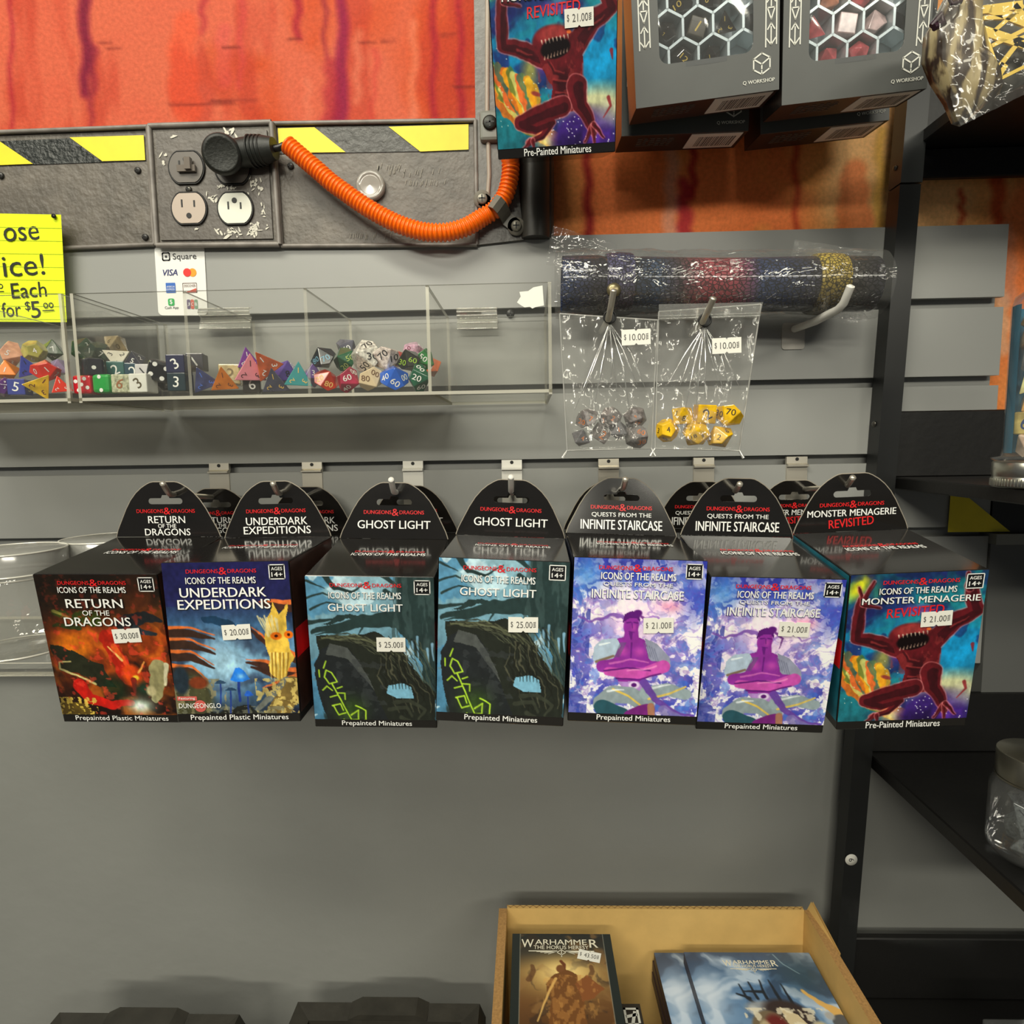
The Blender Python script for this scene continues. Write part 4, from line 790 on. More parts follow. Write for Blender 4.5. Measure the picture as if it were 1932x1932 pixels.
NAMES = {4: 'four_sided_die', 6: 'six_sided_die', 8: 'eight_sided_die', 10: 'ten_sided_die', 12: 'twelve_sided_die', 20: 'twenty_sided_die'}
rd = random.Random(11)
def die(n, pos, size, col, ncol, nums, label, group, rot=None, style='plain', face=None, spin=0., bev=None, pips=False, aim=None):
    """size = across-corner radius for n != 6, half the edge for 6"""
    r = size*3**.5 if n == 6 else size
    bm, faces, ver = die_shape(n, r, bev if bev is not None else (.07 if n == 6 else .05))
    me = bpy.data.meshes.new(NAMES[n]); bm.to_mesh(me); bm.free()
    key = 'die %s %s' % (style, col)
    if style == 'plain': m = mat(key, col, .22, coat=.4, var=.06, vs=120)
    elif style == 'swirl': m = mat(key, col, .2, coat=.5, var=.4, vs=110)
    elif style == 'speckle': m = mat(key, col, .3, coat=.3, var=.55, vs=420)
    elif style == 'gem': m = mat(key, col, .12, coat=.6, var=.25, vs=90, trans=.35)
    me.materials.append(m)
    o = bpy.data.objects.new(NAMES[n], me); COL.objects.link(o); o.location = pos
    tocam = (CAM-Vector(pos)).normalized()
    if rot is not None: Q = Euler([math.radians(x) for x in rot]).to_quaternion()
    elif n == 6: Q = Euler((0, 0, math.radians(spin))).to_quaternion()
    else:
        c, nn, ri = faces[face or 0]
        aimv = (tocam+Vector(aim or (rd.uniform(-.35, .35), 0, rd.uniform(-.3, .35)))).normalized()
        Q = nn.rotation_difference(aimv); vv = Q @ (ver[face or 0][0]-c); vv = vv-aimv*vv.dot(aimv); zz = EZ-aimv*EZ.z if False else EZ-aimv*EZ.dot(aimv)
        if n in (4, 8): Q = Quaternion(aimv, math.atan2(aimv.dot(vv.cross(zz)), vv.dot(zz))) @ Q
        Q = Quaternion(aimv, math.radians(spin)) @ Q
    o.rotation_mode = 'QUATERNION'; o.rotation_quaternion = Q
    tag(o, label, 'die', group)
    vis = sorted([(-(Q @ nn).dot(tocam), i) for i, (c, nn, ri) in enumerate(faces)]); mb = MB(); k = 0
    for d, i in vis:
        if -d < .3 or k >= len(nums): break
        c, nn, ri = faces[i]; up = Q.inverted() @ (EZ*.8+EX*rd.uniform(-.7, .7))
        ey = (up-nn*up.dot(nn)).normalized(); ex = ey.cross(nn); s = nums[k]; k += 1
        if pips:
            a = r/3**.5*.5; P = {1: [(0, 0)], 2: [(-a, a), (a, -a)], 3: [(-a, a), (0, 0), (a, -a)], 4: [(-a, a), (a, a), (-a, -a), (a, -a)], 5: [(-a, a), (a, a), (-a, -a), (a, -a), (0, 0)], 6: [(-a, a), (a, a), (-a, -a), (a, -a), (-a, 0), (a, 0)]}[int(s)]
            for p in P: mb.disc(c+nn*.00012+ex*p[0]+ey*p[1], r/3**.5*.21, ex, ey, 0, 14)
        elif n == 4:
            for j, v in enumerate(ver[i]):
                q = c.lerp(v, .42); e2 = (v-c).normalized(); e1 = e2.cross(nn); mb.text(str((j+i) % 4+1), q+nn*.00012, e1, e2, None, ri*.62, 0, .02)
        else:
            h = {6: 1.15, 8: .95, 10: .85, 12: .85, 20: .8}[n]*ri
            mb.text(s, c+nn*.00012, ex, ey, None if len(s) < 2 else ri*1.3, h, 0, .02)
    if mb.f:
        q = mb.build('pips' if pips else 'numerals', mat('numeral %s' % (ncol,), ncol, .4), o)
    return o

# ---- clear bins on the second board
ACR = film('clear acrylic', .016, .015, (.985, .985, .975), .04, fres=.3)
ACRE = film('acrylic edge', .55, .12, (.85, .85, .8), .12, veilcol=(.86, .83, .70))
ACRB = film('shade-casting acrylic floor', .26, .06, (.80, .78, .72), .15, veilcol=(.45, .43, .36))  # grey tint added so the filled compartments cast a darker shadow on the slats
YF, YB = -.140, -.008
zt = at(655, 605, YB).z; zf = at(620, 742, YF).z
def panel(mb, a, b, thin):
    """clear sheet with bright edges; thin = axis index of the thickness"""
    v0 = len(mb.f); mb.box(a, b, 0); idx = {0: (0, 1), 1: (2, 3), 2: (4, 5)}
    order = [0, 0, 1, 1, 2, 2]
    # faces are listed as -x,+x,-y,+y,-z,+z
    for k in range(6):
        ax = {0: 0, 1: 0, 2: 1, 3: 1, 4: 2, 5: 2}[k]
        if ax != thin: mb.m[v0+k] = 1
E_ = .0026
def make_bin(xl, xr, divs, label, floor_split):
    t = thing('acrylic_bin', (xl, YB, zf), label, 'dice bin')
    def part(name, a, b, thin, mats=None):
        mb = MB(); panel(mb, a, b, thin); return mb.build(name, mats or [ACR, ACRE], t)
    part('front_panel', (xl, YF, zf), (xr, YF+E_, zt), 1); part('back_panel', (xl, YB-E_, zf), (xr, YB, zt), 1)
    xs = [xl, floor_split, xr] if floor_split and floor_split < xr else [xl, xr]
    for i in range(len(xs)-1): part('floor_panel', (xs[i], YF, zf-E_), (xs[i+1], YB, zf), 2, [ACRB if (i == 0 and floor_split) else ACR, ACRE])
    part('end_panel', (xl, YF, zf-.004), (xl+E_, YB, zt), 0); part('end_panel', (xr-E_, YF, zf-.004), (xr, YB, zt), 0)
    for x in divs: part('divider', (x-E_/2, YF+E_, zf), (x+E_/2, YB-E_, zt), 0)
    return t
X = lambda px, py=650: at(px, py, YF).x
bn = make_bin(X(140), X(1041), [X(351), X(578), X(808)], 'long clear acrylic dice bin with four compartments on the slats', X(812))
make_bin(X(-330), X(124), [X(-100)], 'clear acrylic dice bin at the left, cut by the frame edge', X(124)-.001)
ABR = film('clear clip', .22, .25, (.92, .92, .88), .05, veilcol=(.9, .88, .76))
for px in (430, 901):
    c = at(px, 603, YB); mb = MB(); hw = .020 if px > 600 else .026
    P = [(-.003, .0105), (-.007, .0095), (-.009, .006), (-.007, .003), (-.0035, .001), (-.006, -.004), (-.0075, -.010)]
    for i in range(len(P)-1): mb.add([c+V(-hw, P[i][0], P[i][1]), c+V(hw, P[i][0], P[i][1]), c+V(hw, P[i+1][0], P[i+1][1]), c+V(-hw, P[i+1][0], P[i+1][1])], [(0, 1, 2, 3)])
    for i in range(len(P)): mb.tube([c+V(-hw, *P[i]), c+V(hw, *P[i])], .0006, 6)
    mb.build('slat_clip', ABR, bn)
mb = MB(); mb.flat([(-.012, -.004), (-.009, -.0062), (-.006, -.008), (-.002, -.0075), (0, -.009), (.003, -.0078), (.0092, -.0068), (.0082, .0085), (.001, .0072), (-.003, .0045), (-.010, .004), (-.009, .0005)], at(1004, 560, YF-.0006), EX, EZ); mb.build('torn_label', STK, bn)
mb = MB(); phillips(mb, at(963, 592, -.0005), .0042); tag(mb.build('black_screw', [mat('black screw', (30, 30, 30), .4), DARK], None, tuple(at(963, 592, 0))), 'small black screw head in the top groove behind the empty bin', 'screw')

CAMD = lambda Y: Y+DIST
GB = 'loose dice in the clear bins'
FR, RE, R3 = YF+.013, YF+.036, YF+.060
def bd(n, px, py, row, rad_px, col, ncol, nums, label, **kw):
    Y = {0: FR, 1: RE, 2: R3}[row]+kw.pop('dy', 0); pos = at(px, py, Y); r = rad_px*CAMD(Y)/FPX
    r *= {4: 1.22, 8: 1.14, 10: 1.12, 12: 1.08, 20: 1.08}.get(n, 1)
    if n == 6: r = rad_px/2*CAMD(Y)/FPX*1.03
    return die(n, pos, r, col, ncol, nums, label, GB, **kw)
W_, K_, GO = (240, 240, 236), (22, 24, 30), (212, 176, 90)
D = [
 # left bin
 (10, 22, 668, 1, 22, (240, 170, 140), W_, ['5', '3'], 'peach ten-sided die on top of the pile in the left bin', dict(style='swirl')),
 (12, 65, 663, 1, 20, (176, 172, 86), W_, ['4', '6'], 'olive yellow twelve-sided die on top of the pile in the left bin', dict(style='swirl')),
 (8, 99, 661, 2, 20, (52, 74, 48), W_, ['7', '2'], 'dark green die at the back right of the left bin', dict()),
 (8, 14, 701, 0, 21, (244, 138, 22), W_, ['1', '7'], 'orange die at the left frame edge in the left bin', dict(dy=.008)),
 (4, 51, 697, 0, 23, (52, 66, 158), K_, ['4'], 'blue four-sided die above the blue cube in the left bin', dict(dy=.012, spin=20)),
 (10, 86, 700, 0, 23, (232, 50, 30), W_, ['1', '0', '7'], 'bright red ten-sided die leaning right in the left bin', dict(dy=.006)),
 (8, 113, 693, 1, 19, (160, 148, 186), W_, ['2'], 'lavender die against the right end of the left bin', dict()),
 (20, 9, 731, 0, 18, (84, 40, 112), W_, ['3', '9'], 'purple die low at the left frame edge in the left bin', dict(style='swirl')),
 (6, 38, 731, 0, 29, (56, 66, 150), W_, ['5', '5'], 'blue cube die marked 5 at the front of the left bin', dict(spin=14)),
 (4, 74, 729, 0, 25, (212, 176, 26), (96, 30, 20), ['4'], 'mustard yellow four-sided die at the front of the left bin', dict(style='swirl', spin=-35)),
 (4, 113, 731, 0, 19, (236, 54, 30), W_, ['7'], 'red four-sided die at the right end of the left bin', dict(spin=10)),
 # first compartment
 (20, 160, 661, 2, 23, (44, 88, 52), W_, ['5', '14', '2'], 'dark green twenty-sided die at the back left of the first compartment', dict(style='gem')),
 (12, 187, 668, 2, 22, (40, 74, 54), W_, ['7', '1', '9'], 'dark green die beside the ivory triangle in the first compartment', dict(style='gem', dy=-.012)),
 (8, 219, 650, 2, 22, (170, 152, 116), (110, 92, 60), ['0', '6'], 'tan eight-sided die topmost in the first compartment', dict(style='swirl')),
 (4, 220, 677, 1, 23, (226, 220, 202), (60, 56, 50), ['4'], 'ivory four-sided die below the tan one in the first compartment', dict(spin=180)),
 (8, 254, 682, 1, 20, (44, 44, 58), W_, ['5', '2'], 'blackish die marked 5 behind the dice cubes', dict()),
 (6, 176, 695, 0, 34, (26, 28, 40), W_, ['1', '2'], 'navy black pip die standing on the red and green cubes', dict(pips=True, spin=38, bev=.16, dy=.006)),
 (6, 165, 727, 0, 33, (206, 30, 46), W_, ['5'], 'red pip die showing five at the front of the bin', dict(pips=True, spin=3, bev=.14)),
 (6, 202, 725, 0, 34, (36, 158, 68), W_, ['2'], 'green pip die showing two at the front of the bin', dict(pips=True, spin=-4, bev=.2)),
 (6, 237, 725, 0, 33, (176, 178, 150), (150, 96, 56), ['6'], 'speckled cream cube die marked 6', dict(style='speckle', spin=2)),
 (6, 271, 724, 0, 34, (226, 226, 218), (84, 74, 50), ['3'], 'white cube die marked 3', dict(spin=-2)),
 (6, 224, 699, 1, 30, (54, 100, 96), W_, ['2'], 'dark teal cube die behind the speckled cream cube', dict(spin=12)),
 (6, 254, 701, 1, 28, (48, 76, 92), W_, ['2', '5'], 'slate blue cube die behind the white cube', dict(spin=24)),
 (6, 275, 702, 1, 26, (206, 204, 206), K_, ['1'], 'pale cube die at the back beside the slate blue one', dict(spin=8)),
 (6, 302, 700, 0, 38, (20, 20, 26), W_, ['4', '2'], 'tilted black pip die beside the white cube', dict(pips=True, rot=(8, 14, 24), bev=.2, dy=.008)),
 (6, 338, 688, 0, 33, (34, 38, 72), W_, ['3'], 'navy cube die marked 3, stacked on the dark teal one', dict(spin=4)),
 (6, 341, 722, 0, 33, (32, 52, 60), W_, ['3'], 'dark teal cube die marked 3 under the navy one', dict(spin=2)),
 (20, 314, 724, 1, 15, (30, 28, 30), W_, ['8'], 'small black die wedged under the tilted pip die', dict()),
 # second compartment
 (6, 372, 684, 1, 30, (44, 40, 56), W_, ['1'], 'black cube die behind the blue and purple triangle', dict(spin=10)),
 (4, 384, 717, 0, 26, (72, 78, 122), (90, 130, 230), ['4'], 'blue and purple four-sided die beside the divider', dict(style='swirl', spin=25)),
 (4, 424, 719, 0, 26, (218, 128, 36), (110, 56, 16), ['4'], 'amber orange four-sided die at the front', dict(style='gem', spin=4)),
 (6, 436, 708, 1, 36, (190, 172, 126), (120, 100, 60), ['2'], 'cream cube die behind the amber triangle', dict(spin=16, style='swirl')),
 (6, 476, 727, 0, 30, (52, 48, 44), W_, ['6'], 'smoky dark cube die under the pink triangle', dict(spin=20, dy=.01)),
 (4, 470, 699, 0, 30, (238, 148, 164), (96, 50, 60), ['4'], 'pink four-sided die with point up', dict(spin=2)),
 (4, 466, 680, 1, 22, (120, 56, 150), W_, ['1'], 'purple four-sided die peeking over the pink one', dict(spin=8)),
 (4, 500, 689, 0, 29, (196, 92, 50), W_, ['4'], 'copper orange four-sided die tipped against the pink one', dict(spin=40, dy=-.002, style='swirl')),
 (8, 540, 704, 1, 27, (92, 68, 152), K_, ['8'], 'violet eight-sided die behind the teal triangle', dict()),
 (4, 521, 721, 0, 27, (84, 84, 104), GO, ['4'], 'slate four-sided die with gold numerals', dict(spin=3, style='gem')),
 (4, 565, 713, 0, 27, (50, 140, 142), GO, ['4'], 'teal four-sided die with gold numerals', dict(spin=-3)),
 # third compartment
 (8, 592, 708, 1, 22, (96, 60, 150), W_, ['3'], 'purple die at the left end of the third compartment', dict()),
 (10, 610, 675, 0, 22, (30, 38, 46), (130, 190, 220), ['70', '80'], 'black ten-sided die with pale blue numerals', dict(dy=.01)),
 (10, 650, 678, 1, 21, (52, 122, 84), (190, 210, 120), ['50', '20'], 'clear green ten-sided die behind the black one', dict(style='gem')),
 (10, 655, 658, 2, 20, (120, 120, 136), W_, ['60', '80'], 'smoky grey ten-sided die highest at the back', dict(style='gem')),
 (10, 690, 672, 0, 28, (214, 208, 198), K_, ['30', '50', '70'], 'white speckled ten-sided die topmost in the third compartment', dict(style='speckle', dy=.008)),
 (10, 616, 717, 0, 22, (214, 62, 32), (242, 206, 120), ['80', '20'], 'orange red ten-sided die at the front left of the third compartment', dict(style='gem')),
 (10, 657, 717, 0, 23, (168, 40, 72), W_, ['60', '40', '00'], 'crimson ten-sided die at the front', dict(style='swirl')),
 (10, 700, 715, 0, 23, (234, 212, 174), (120, 86, 60), ['80', '00'], 'cream ten-sided die at the front', dict()),
 (10, 744, 713, 0, 25, (40, 100, 206), W_, ['60', '40', '00'], 'bright blue ten-sided die at the front', dict()),
 (10, 727, 676, 0, 26, (226, 200, 192), K_, ['70', '10', '50'], 'pinkish white speckled ten-sided die above the bright blue one', dict(style='speckle', dy=.01)),
 (8, 752, 678, 1, 19, (232, 104, 92), W_, ['9'], 'coral die squeezed beside the black and green one', dict()),
 (10, 771, 680, 0, 22, (36, 38, 30), (150, 190, 60), ['60', '30'], 'black ten-sided die with lime numerals', dict(dy=.008, style='swirl')),
 (10, 782, 664, 2, 20, (190, 150, 170), (110, 30, 60), ['30', '20'], 'mauve speckled ten-sided die at the back right', dict(style='speckle')),
 (10, 799, 681, 1, 22, (46, 130, 62), W_, ['50', '70'], 'leaf green ten-sided die at the right divider', dict(style='swirl')),
 (10, 791, 713, 0, 24, (30, 92, 66), W_, ['20', '60', '00'], 'dark green ten-sided die at the front right', dict(style='swirl')),
 (8, 834, 692, 2, 20, (238, 120, 66), W_, ['10'], 'orange die seen through the right divider', dict()),
]
for n, px, py, row, rp, c, nc, nums, lab, kw in D:
    if px > 800 and row == 2: px -= 20
    bd(n, px, py, row, rp, c, nc, nums, lab, **kw)

# ================================================================ ROLLED MAT, BAGS ON PEGS
def rampmat(name, stops, axis='X', lo=0, hi=1, rough=.3, vor=90, bump=.6, sx=1.0):
    m = bpy.data.materials.new(name); m.use_nodes = True; nt = m.node_tree; b = nt.nodes['Principled BSDF']; b.inputs['Roughness'].default_value = rough; b.inputs['Coat Weight'].default_value = .4
    tc = nt.nodes.new('ShaderNodeTexCoord'); sp = nt.nodes.new('ShaderNodeSeparateXYZ'); nt.links.new(tc.outputs['Object'], sp.inputs[0])
    mr = nt.nodes.new('ShaderNodeMapRange'); mr.inputs['From Min'].default_value = lo; mr.inputs['From Max'].default_value = hi; nt.links.new(sp.outputs[axis], mr.inputs[0])
    r = nt.nodes.new('ShaderNodeValToRGB'); nt.links.new(mr.outputs[0], r.inputs[0]); e = r.color_ramp.elements
    for k, (p, c) in enumerate(stops):
        q = e[k] if k < 2 else e.new(p); q.position = p; q.color = (*lin(c), 1)
    mp = nt.nodes.new('ShaderNodeMapping'); mp.inputs['Scale'].default_value = (sx, 1, 1); nt.links.new(tc.outputs['Object'], mp.inputs[0])
    v = nt.nodes.new('ShaderNodeTexVoronoi'); v.feature = 'DISTANCE_TO_EDGE'; v.inputs['Scale'].default_value = vor; nt.links.new(mp.outputs[0], v.inputs['Vector'])
    rr_ = nt.nodes.new('ShaderNodeMapRange'); rr_.inputs['From Max'].default_value = .12; nt.links.new(v.outputs['Distance'], rr_.inputs[0])
    bp = nt.nodes.new('ShaderNodeBump'); bp.inputs['Strength'].default_value = bump; bp.inputs['Distance'].default_value = .003; nt.links.new(rr_.outputs[0], bp.inputs['Height']); nt.links.new(bp.outputs[0], b.inputs['Normal'])
    mx = nt.nodes.new('ShaderNodeMix'); mx.data_type = 'RGBA'; mx.blend_type = 'MULTIPLY'; mx.inputs['Factor'].default_value = .75
    rc_ = nt.nodes.new('ShaderNodeMapRange'); rc_.inputs['To Min'].default_value = .15; rc_.inputs['From Max'].default_value = .15; nt.links.new(v.outputs['Distance'], rc_.inputs[0])
    nt.links.new(r.outputs[0], mx.inputs['A']); nt.links.new(rc_.outputs[0], mx.inputs['B']); nt.links.new(mx.outputs['Result'], b.inputs['Base Color']); return m
YM = -.052
a, b = at(1060, 537, YM), at(1644, 536, YM); Rm = .0235
t = thing('rolled_mat', a.lerp(b, .5)-V(0, 0, Rm), 'dark iridescent scaled mat rolled up in a clear sleeve above the dice bags', 'rolled mat')
L = (b-a).length; ax = (b-a).normalized(); hl = L/2
mm = rampmat('scaled mat', [(0, (50, 66, 108)), (1, (46, 44, 54)), (.1, (46, 42, 54)), (.2, (36, 36, 48)), (.3, (48, 66, 94)), (.37, (72, 52, 58)), (.46, (160, 62, 70)), (.54, (150, 58, 70)), (.62, (48, 62, 100)), (.72, (38, 46, 74)), (.8, (44, 40, 52)), (.9, (58, 52, 44))], 'X', -hl, hl, .22, 300, .9, .8)
mb = MB(); N = 60; Pp, Rr_ = [], []
for i in range(N+1):
    u = i/N; Pp.append(a.lerp(b, u)); Rr_.append(Rm*(1+.03*math.sin(u*9)+(.05 if u < .13 else 0)))
mb.tube(Pp, Rr_, 48, cap=False)
# rolled spiral at each end
for e, s in ((a, -1), (b, 1)):
    pts = []
    for k in range(90):
        th = k/90*2*math.pi*3; r = Rm*(.97-.22*k/90*3/3-.5*k/90); pts.append((r*math.cos(th), r*math.sin(th)))
    for k in range(89):
        for_ = [e+EY*pts[k][0]+EZ*pts[k][1], e+EY*pts[k+1][0]+EZ*pts[k+1][1]]
        mb.add([for_[0], for_[1], for_[1]-ax*s*.012, for_[0]-ax*s*.012], [(0, 1, 2, 3)], 0, True)
ms = mb.build('mat_roll', mm, t); 
def band(px0, px1, r, m, name):
    p0, p1 = at(px0, 537, YM), at(px1, 537, YM); mb = MB(); mb.tube([p0, p0.lerp(p1, .1), p0.lerp(p1, .5), p0.lerp(p1, .9), p1], [r*.97, r, r*1.02, r, r*.97], 40); return mb.build(name, m, t)
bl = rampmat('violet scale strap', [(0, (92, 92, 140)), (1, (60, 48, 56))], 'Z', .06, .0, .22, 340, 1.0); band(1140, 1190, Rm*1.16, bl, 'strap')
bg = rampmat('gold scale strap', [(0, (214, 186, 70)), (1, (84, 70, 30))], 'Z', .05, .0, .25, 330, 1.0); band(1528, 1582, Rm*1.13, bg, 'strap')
mb = MB(); c = at(1158, 547, YM-Rm*1.19); mb.lathe([(.0, .0022), (.0035, .002), (.0058, .0008), (.0062, 0)], c, 24, 0, (0, -1, 0)); mb.build('snap_button', mat('bronze snap', (132, 122, 92), .3, .7), t)
SLV = film('crinkled clear sleeve', .05, .05, (.95, .95, .95), .06, bump=1.0, bs=42, fres=.5, stretch=(.45, 1, 1))
def crinkle(pts_fn, nx, ny, amp, seed, name, m, parent):
    """clear sheet pts_fn(u, v) -> point, normal; pushed along its normal by folded noise"""
    rng = np.random.RandomState(seed); mb = MB(); vs = []
    U, Wv = np.meshgrid(np.linspace(0, 1, nx+1), np.linspace(0, 1, ny+1)); h = (np.abs(fbm(U*7, Wv*5, seed)-.5)*2-.25)
    for j in range(ny+1):
        for i in range(nx+1):
            p, nn = pts_fn(i/nx, j/ny); vs.append(p+nn*amp*float(h[j, i]))
    mb.add(vs, [(j*(nx+1)+i, (j+1)*(nx+1)+i, (j+1)*(nx+1)+i+1, j*(nx+1)+i+1) for j in range(ny) for i in range(nx)], 0, True); return mb.build(name, m, parent)
def tubefn(u, v):
    th = v*2*math.pi; p = a.lerp(b, -.02+1.04*u); nn = EY*math.cos(th)+EZ*math.sin(th); return p+nn*(Rm*1.27), nn
crinkle(tubefn, 110, 44, .0045, 3, 'sleeve', SLV, t)
def flap(c4, seed, name='sleeve_flap'):
    q = [at(px, py, YM-.004) for px, py in c4]
    crinkle(lambda u, v: ((q[0]*(1-u)+q[1]*u)*(1-v)+(q[3]*(1-u)+q[2]*u)*v, EY), 24, 12, .004, seed, name, SLV, t)
flap([(1044, 426), (1165, 462), (1160, 505), (1030, 500)], 5); flap([(1500, 452), (1625, 470), (1640, 505), (1490, 498)], 6); flap([(1560, 590), (1656, 570), (1640, 604), (1600, 612)], 8)

BAG = film('clear bag film', .07, .03, (.97, .97, .96), .07, bump=.85, bs=34, fres=.4, stretch=(1.4, 1, .35))
def hang_bag(c4, hole, Y, label, dice, st, seed):
    TL, TR, BR, BL = [at(px, py, Y) for px, py in c4]; hp = at(*hole, Y)
    t = thing('dice_bag', BL.lerp(BR, .5), label, 'bag of dice', 'bags of dice on pegs')
    wdt = (TR-TL).length
    def sheet(sg):
        def fn(u, v):
            p = (TL*(1-u)+TR*u)*(1-v)+(BL*(1-u)+BR*u)*v; bulge = math.sin(math.pi*u)**.7*(.0015+.0125*max(0, (v-.45)/.55)**1.1*(1 if v < .96 else .5)); 
            fan = .0022*math.sin(u*22)*max(0, 1-v*1.1)
            return p+EY*(sg*bulge+fan), EY
        return fn
    crinkle(sheet(-1), 46, 56, .0035, seed, 'bag_front', BAG, t); crinkle(sheet(1), 30, 36, .003, seed+1, 'bag_back', BAG, t)
    mb = MB()
    for P in ((TL, BL), (TR, BR), (BL, BR), (TL, TR)): mb.tube([P[0], P[0].lerp(P[1], .5)+EY*.0006, P[1]], .0006, 6)
    for P, dx in ((BL, -.004), (BR, .003)): mb.tube([P, P+V(dx, -.001, -.006)], [.0008, .0012], 6)
    mb.build('bag_seam', film('seam film', .45, .2, (.9, .9, .88), .1), t)
    # pleats running down from the peg hole
    mb = MB(); rb = random.Random(seed)
    for k in range(9):
        u = .12+.76*k/8+rb.uniform(-.03, .03); v = rb.uniform(.5, .8); e = (TL*(1-u)+TR*u)*(1-v)+(BL*(1-u)+BR*u)*v-EY*.008
        mid = hp.lerp(e, .5)+V(rb.uniform(-.002, .002), -.005, 0); mb.tube([hp+V(0, -.003, -.004), mid, e], [.0003, .0007, .0002], 5)
    mb.build('pleat', film('pleat film', .22, .3, (.95, .95, .93), .08), t)
    sticker(t, at(*st, Y-.012), EX, EZ, -EY, .0218, '10.00', .03)
    mb = MB(); mb.tube([hp+V(.0046*math.cos(k*math.pi/8), -.0048, .0046*math.sin(k*math.pi/8)) for k in range(17)], .0007, 6); mb.disc(hp+V(0, -.0045, 0), .0042, EX, EZ); mb.build('hang_hole', DARK, t)
    return t
YBG = -.150
t1 = hang_bag([(1056, 592), (1241, 604), (1229, 846), (1070, 850)], (1149, 600), YBG, 'clear bag of mottled grey dice hanging on the left peg below the rolled mat', None, (1200, 636), 21)
t2 = hang_bag([(1243, 588), (1436, 574), (1395, 850), (1236, 846)], (1327, 606), YBG, 'clear bag of yellow dice hanging on the right peg below the rolled mat', None, (1371, 652), 31)
mb = MB(); q = [at(px, py, YBG-.003) for px, py in [(1243, 574), (1440, 570), (1434, 596), (1243, 602)]]; mb.add(q, [(0, 3, 2, 1)])
mb.tube([q[3], q[2]], .0009, 6); mb.tube([q[3]+V(0, 0, .002), q[2]+V(0, 0, .002)], .0006, 6); mb.build('zip_header', film('zip header', .16, .1, (.86, .86, .84), .08), t2)
GBA, GBB = 'mottled grey dice in the left bag', 'yellow dice in the right bag'
GR = (112, 106, 104)
for n, px, py, rp, nums, lab in [(10, 1107, 789, 20, ['7', '20'], 'grey die at the upper left'), (8, 1096, 826, 18, ['4'], 'dark grey die lowest at the left'), (6, 1134, 817, 27, ['2'], 'grey cube'), (12, 1152, 789, 19, ['2', '5'], 'grey round die at the top middle'), (8, 1167, 812, 19, ['1'], 'dark grey die in the middle'), (20, 1198, 788, 20, ['9', '17'], 'grey twenty-sided die at the upper right'), (10, 1200, 823, 21, ['60', '30'], 'pale grey die at the lower right')]:
    Y = YBG; pos = at(px, py, Y); r = (rp/2 if n == 6 else rp*1.16)*CAMD(Y)/FPX
    die(n, pos, r, (84, 82, 86) if 'dark' in lab else GR, (206, 120, 60), nums, lab+' inside the left bag', GBA, style='speckle', rot=(20, 30, 20) if n == 6 else None)
YE = (228, 176, 24)
for n, px, py, rp, nums, lab in [(12, 1258, 812, 21, ['4', '3', '5'], 'yellow twelve-sided die at the lower left'), (8, 1288, 785, 24, ['8', '3'], 'pale yellow eight-sided die marked 8'), (6, 1329, 781, 33, ['2'], 'yellow cube die marked 2'), (10, 1374, 784, 25, ['70', '30'], 'yellow ten-sided die at the upper right'), (20, 1313, 817, 25, ['18', '3', '8'], 'yellow twenty-sided die marked 18'), (10, 1358, 824, 23, ['2', '6', '8'], 'yellow ten-sided die marked 2 at the lower right')]:
    Y = YBG; pos = at(px, py, Y); r = (rp/2*1.03 if n == 6 else rp*1.1)*CAMD(Y)/FPX
    die(n, pos, r, YE, (46, 34, 10), nums, lab+' inside the right bag', GBB, style='swirl', spin=2, rot=(4, 3, 3) if n == 6 else None)
peg('steel peg holding the bag of grey dice', 1132, 625, at(1132, 628, 0).z, at(1148, 602, -.158), at(1158, 548, -.170), STEEL, None)
peg('steel peg holding the bag of yellow dice', 1300, 625, at(1300, 632, 0).z, at(1326, 607, -.158), at(1346, 563, -.172), STEEL, None)
hk = peg('white coated hook with bent tip at the right end of the rolled mat', 1497, 625, at(1497, 622, 0).z, at(1584, 580, -.090), at(1605, 540, -.104), PWHT, None)
c = at(1497, 634, -.0015); mb = MB(); mb.prism(rr(.0225, .026, .003), c, EX, EZ, -EY, .0014); mb.build('hook_plate', mat('pale plate', (186, 182, 174), .4), hk)
mb = MB(); mb.tube([V(c.x, -.003, hk.location.z), at(1540, 606, -.045), at(1580, 585, -.086), at(1592, 572, -.095), at(1605, 540, -.104)], .0034, 12); mb.build('coated_rod', PWHT, hk)

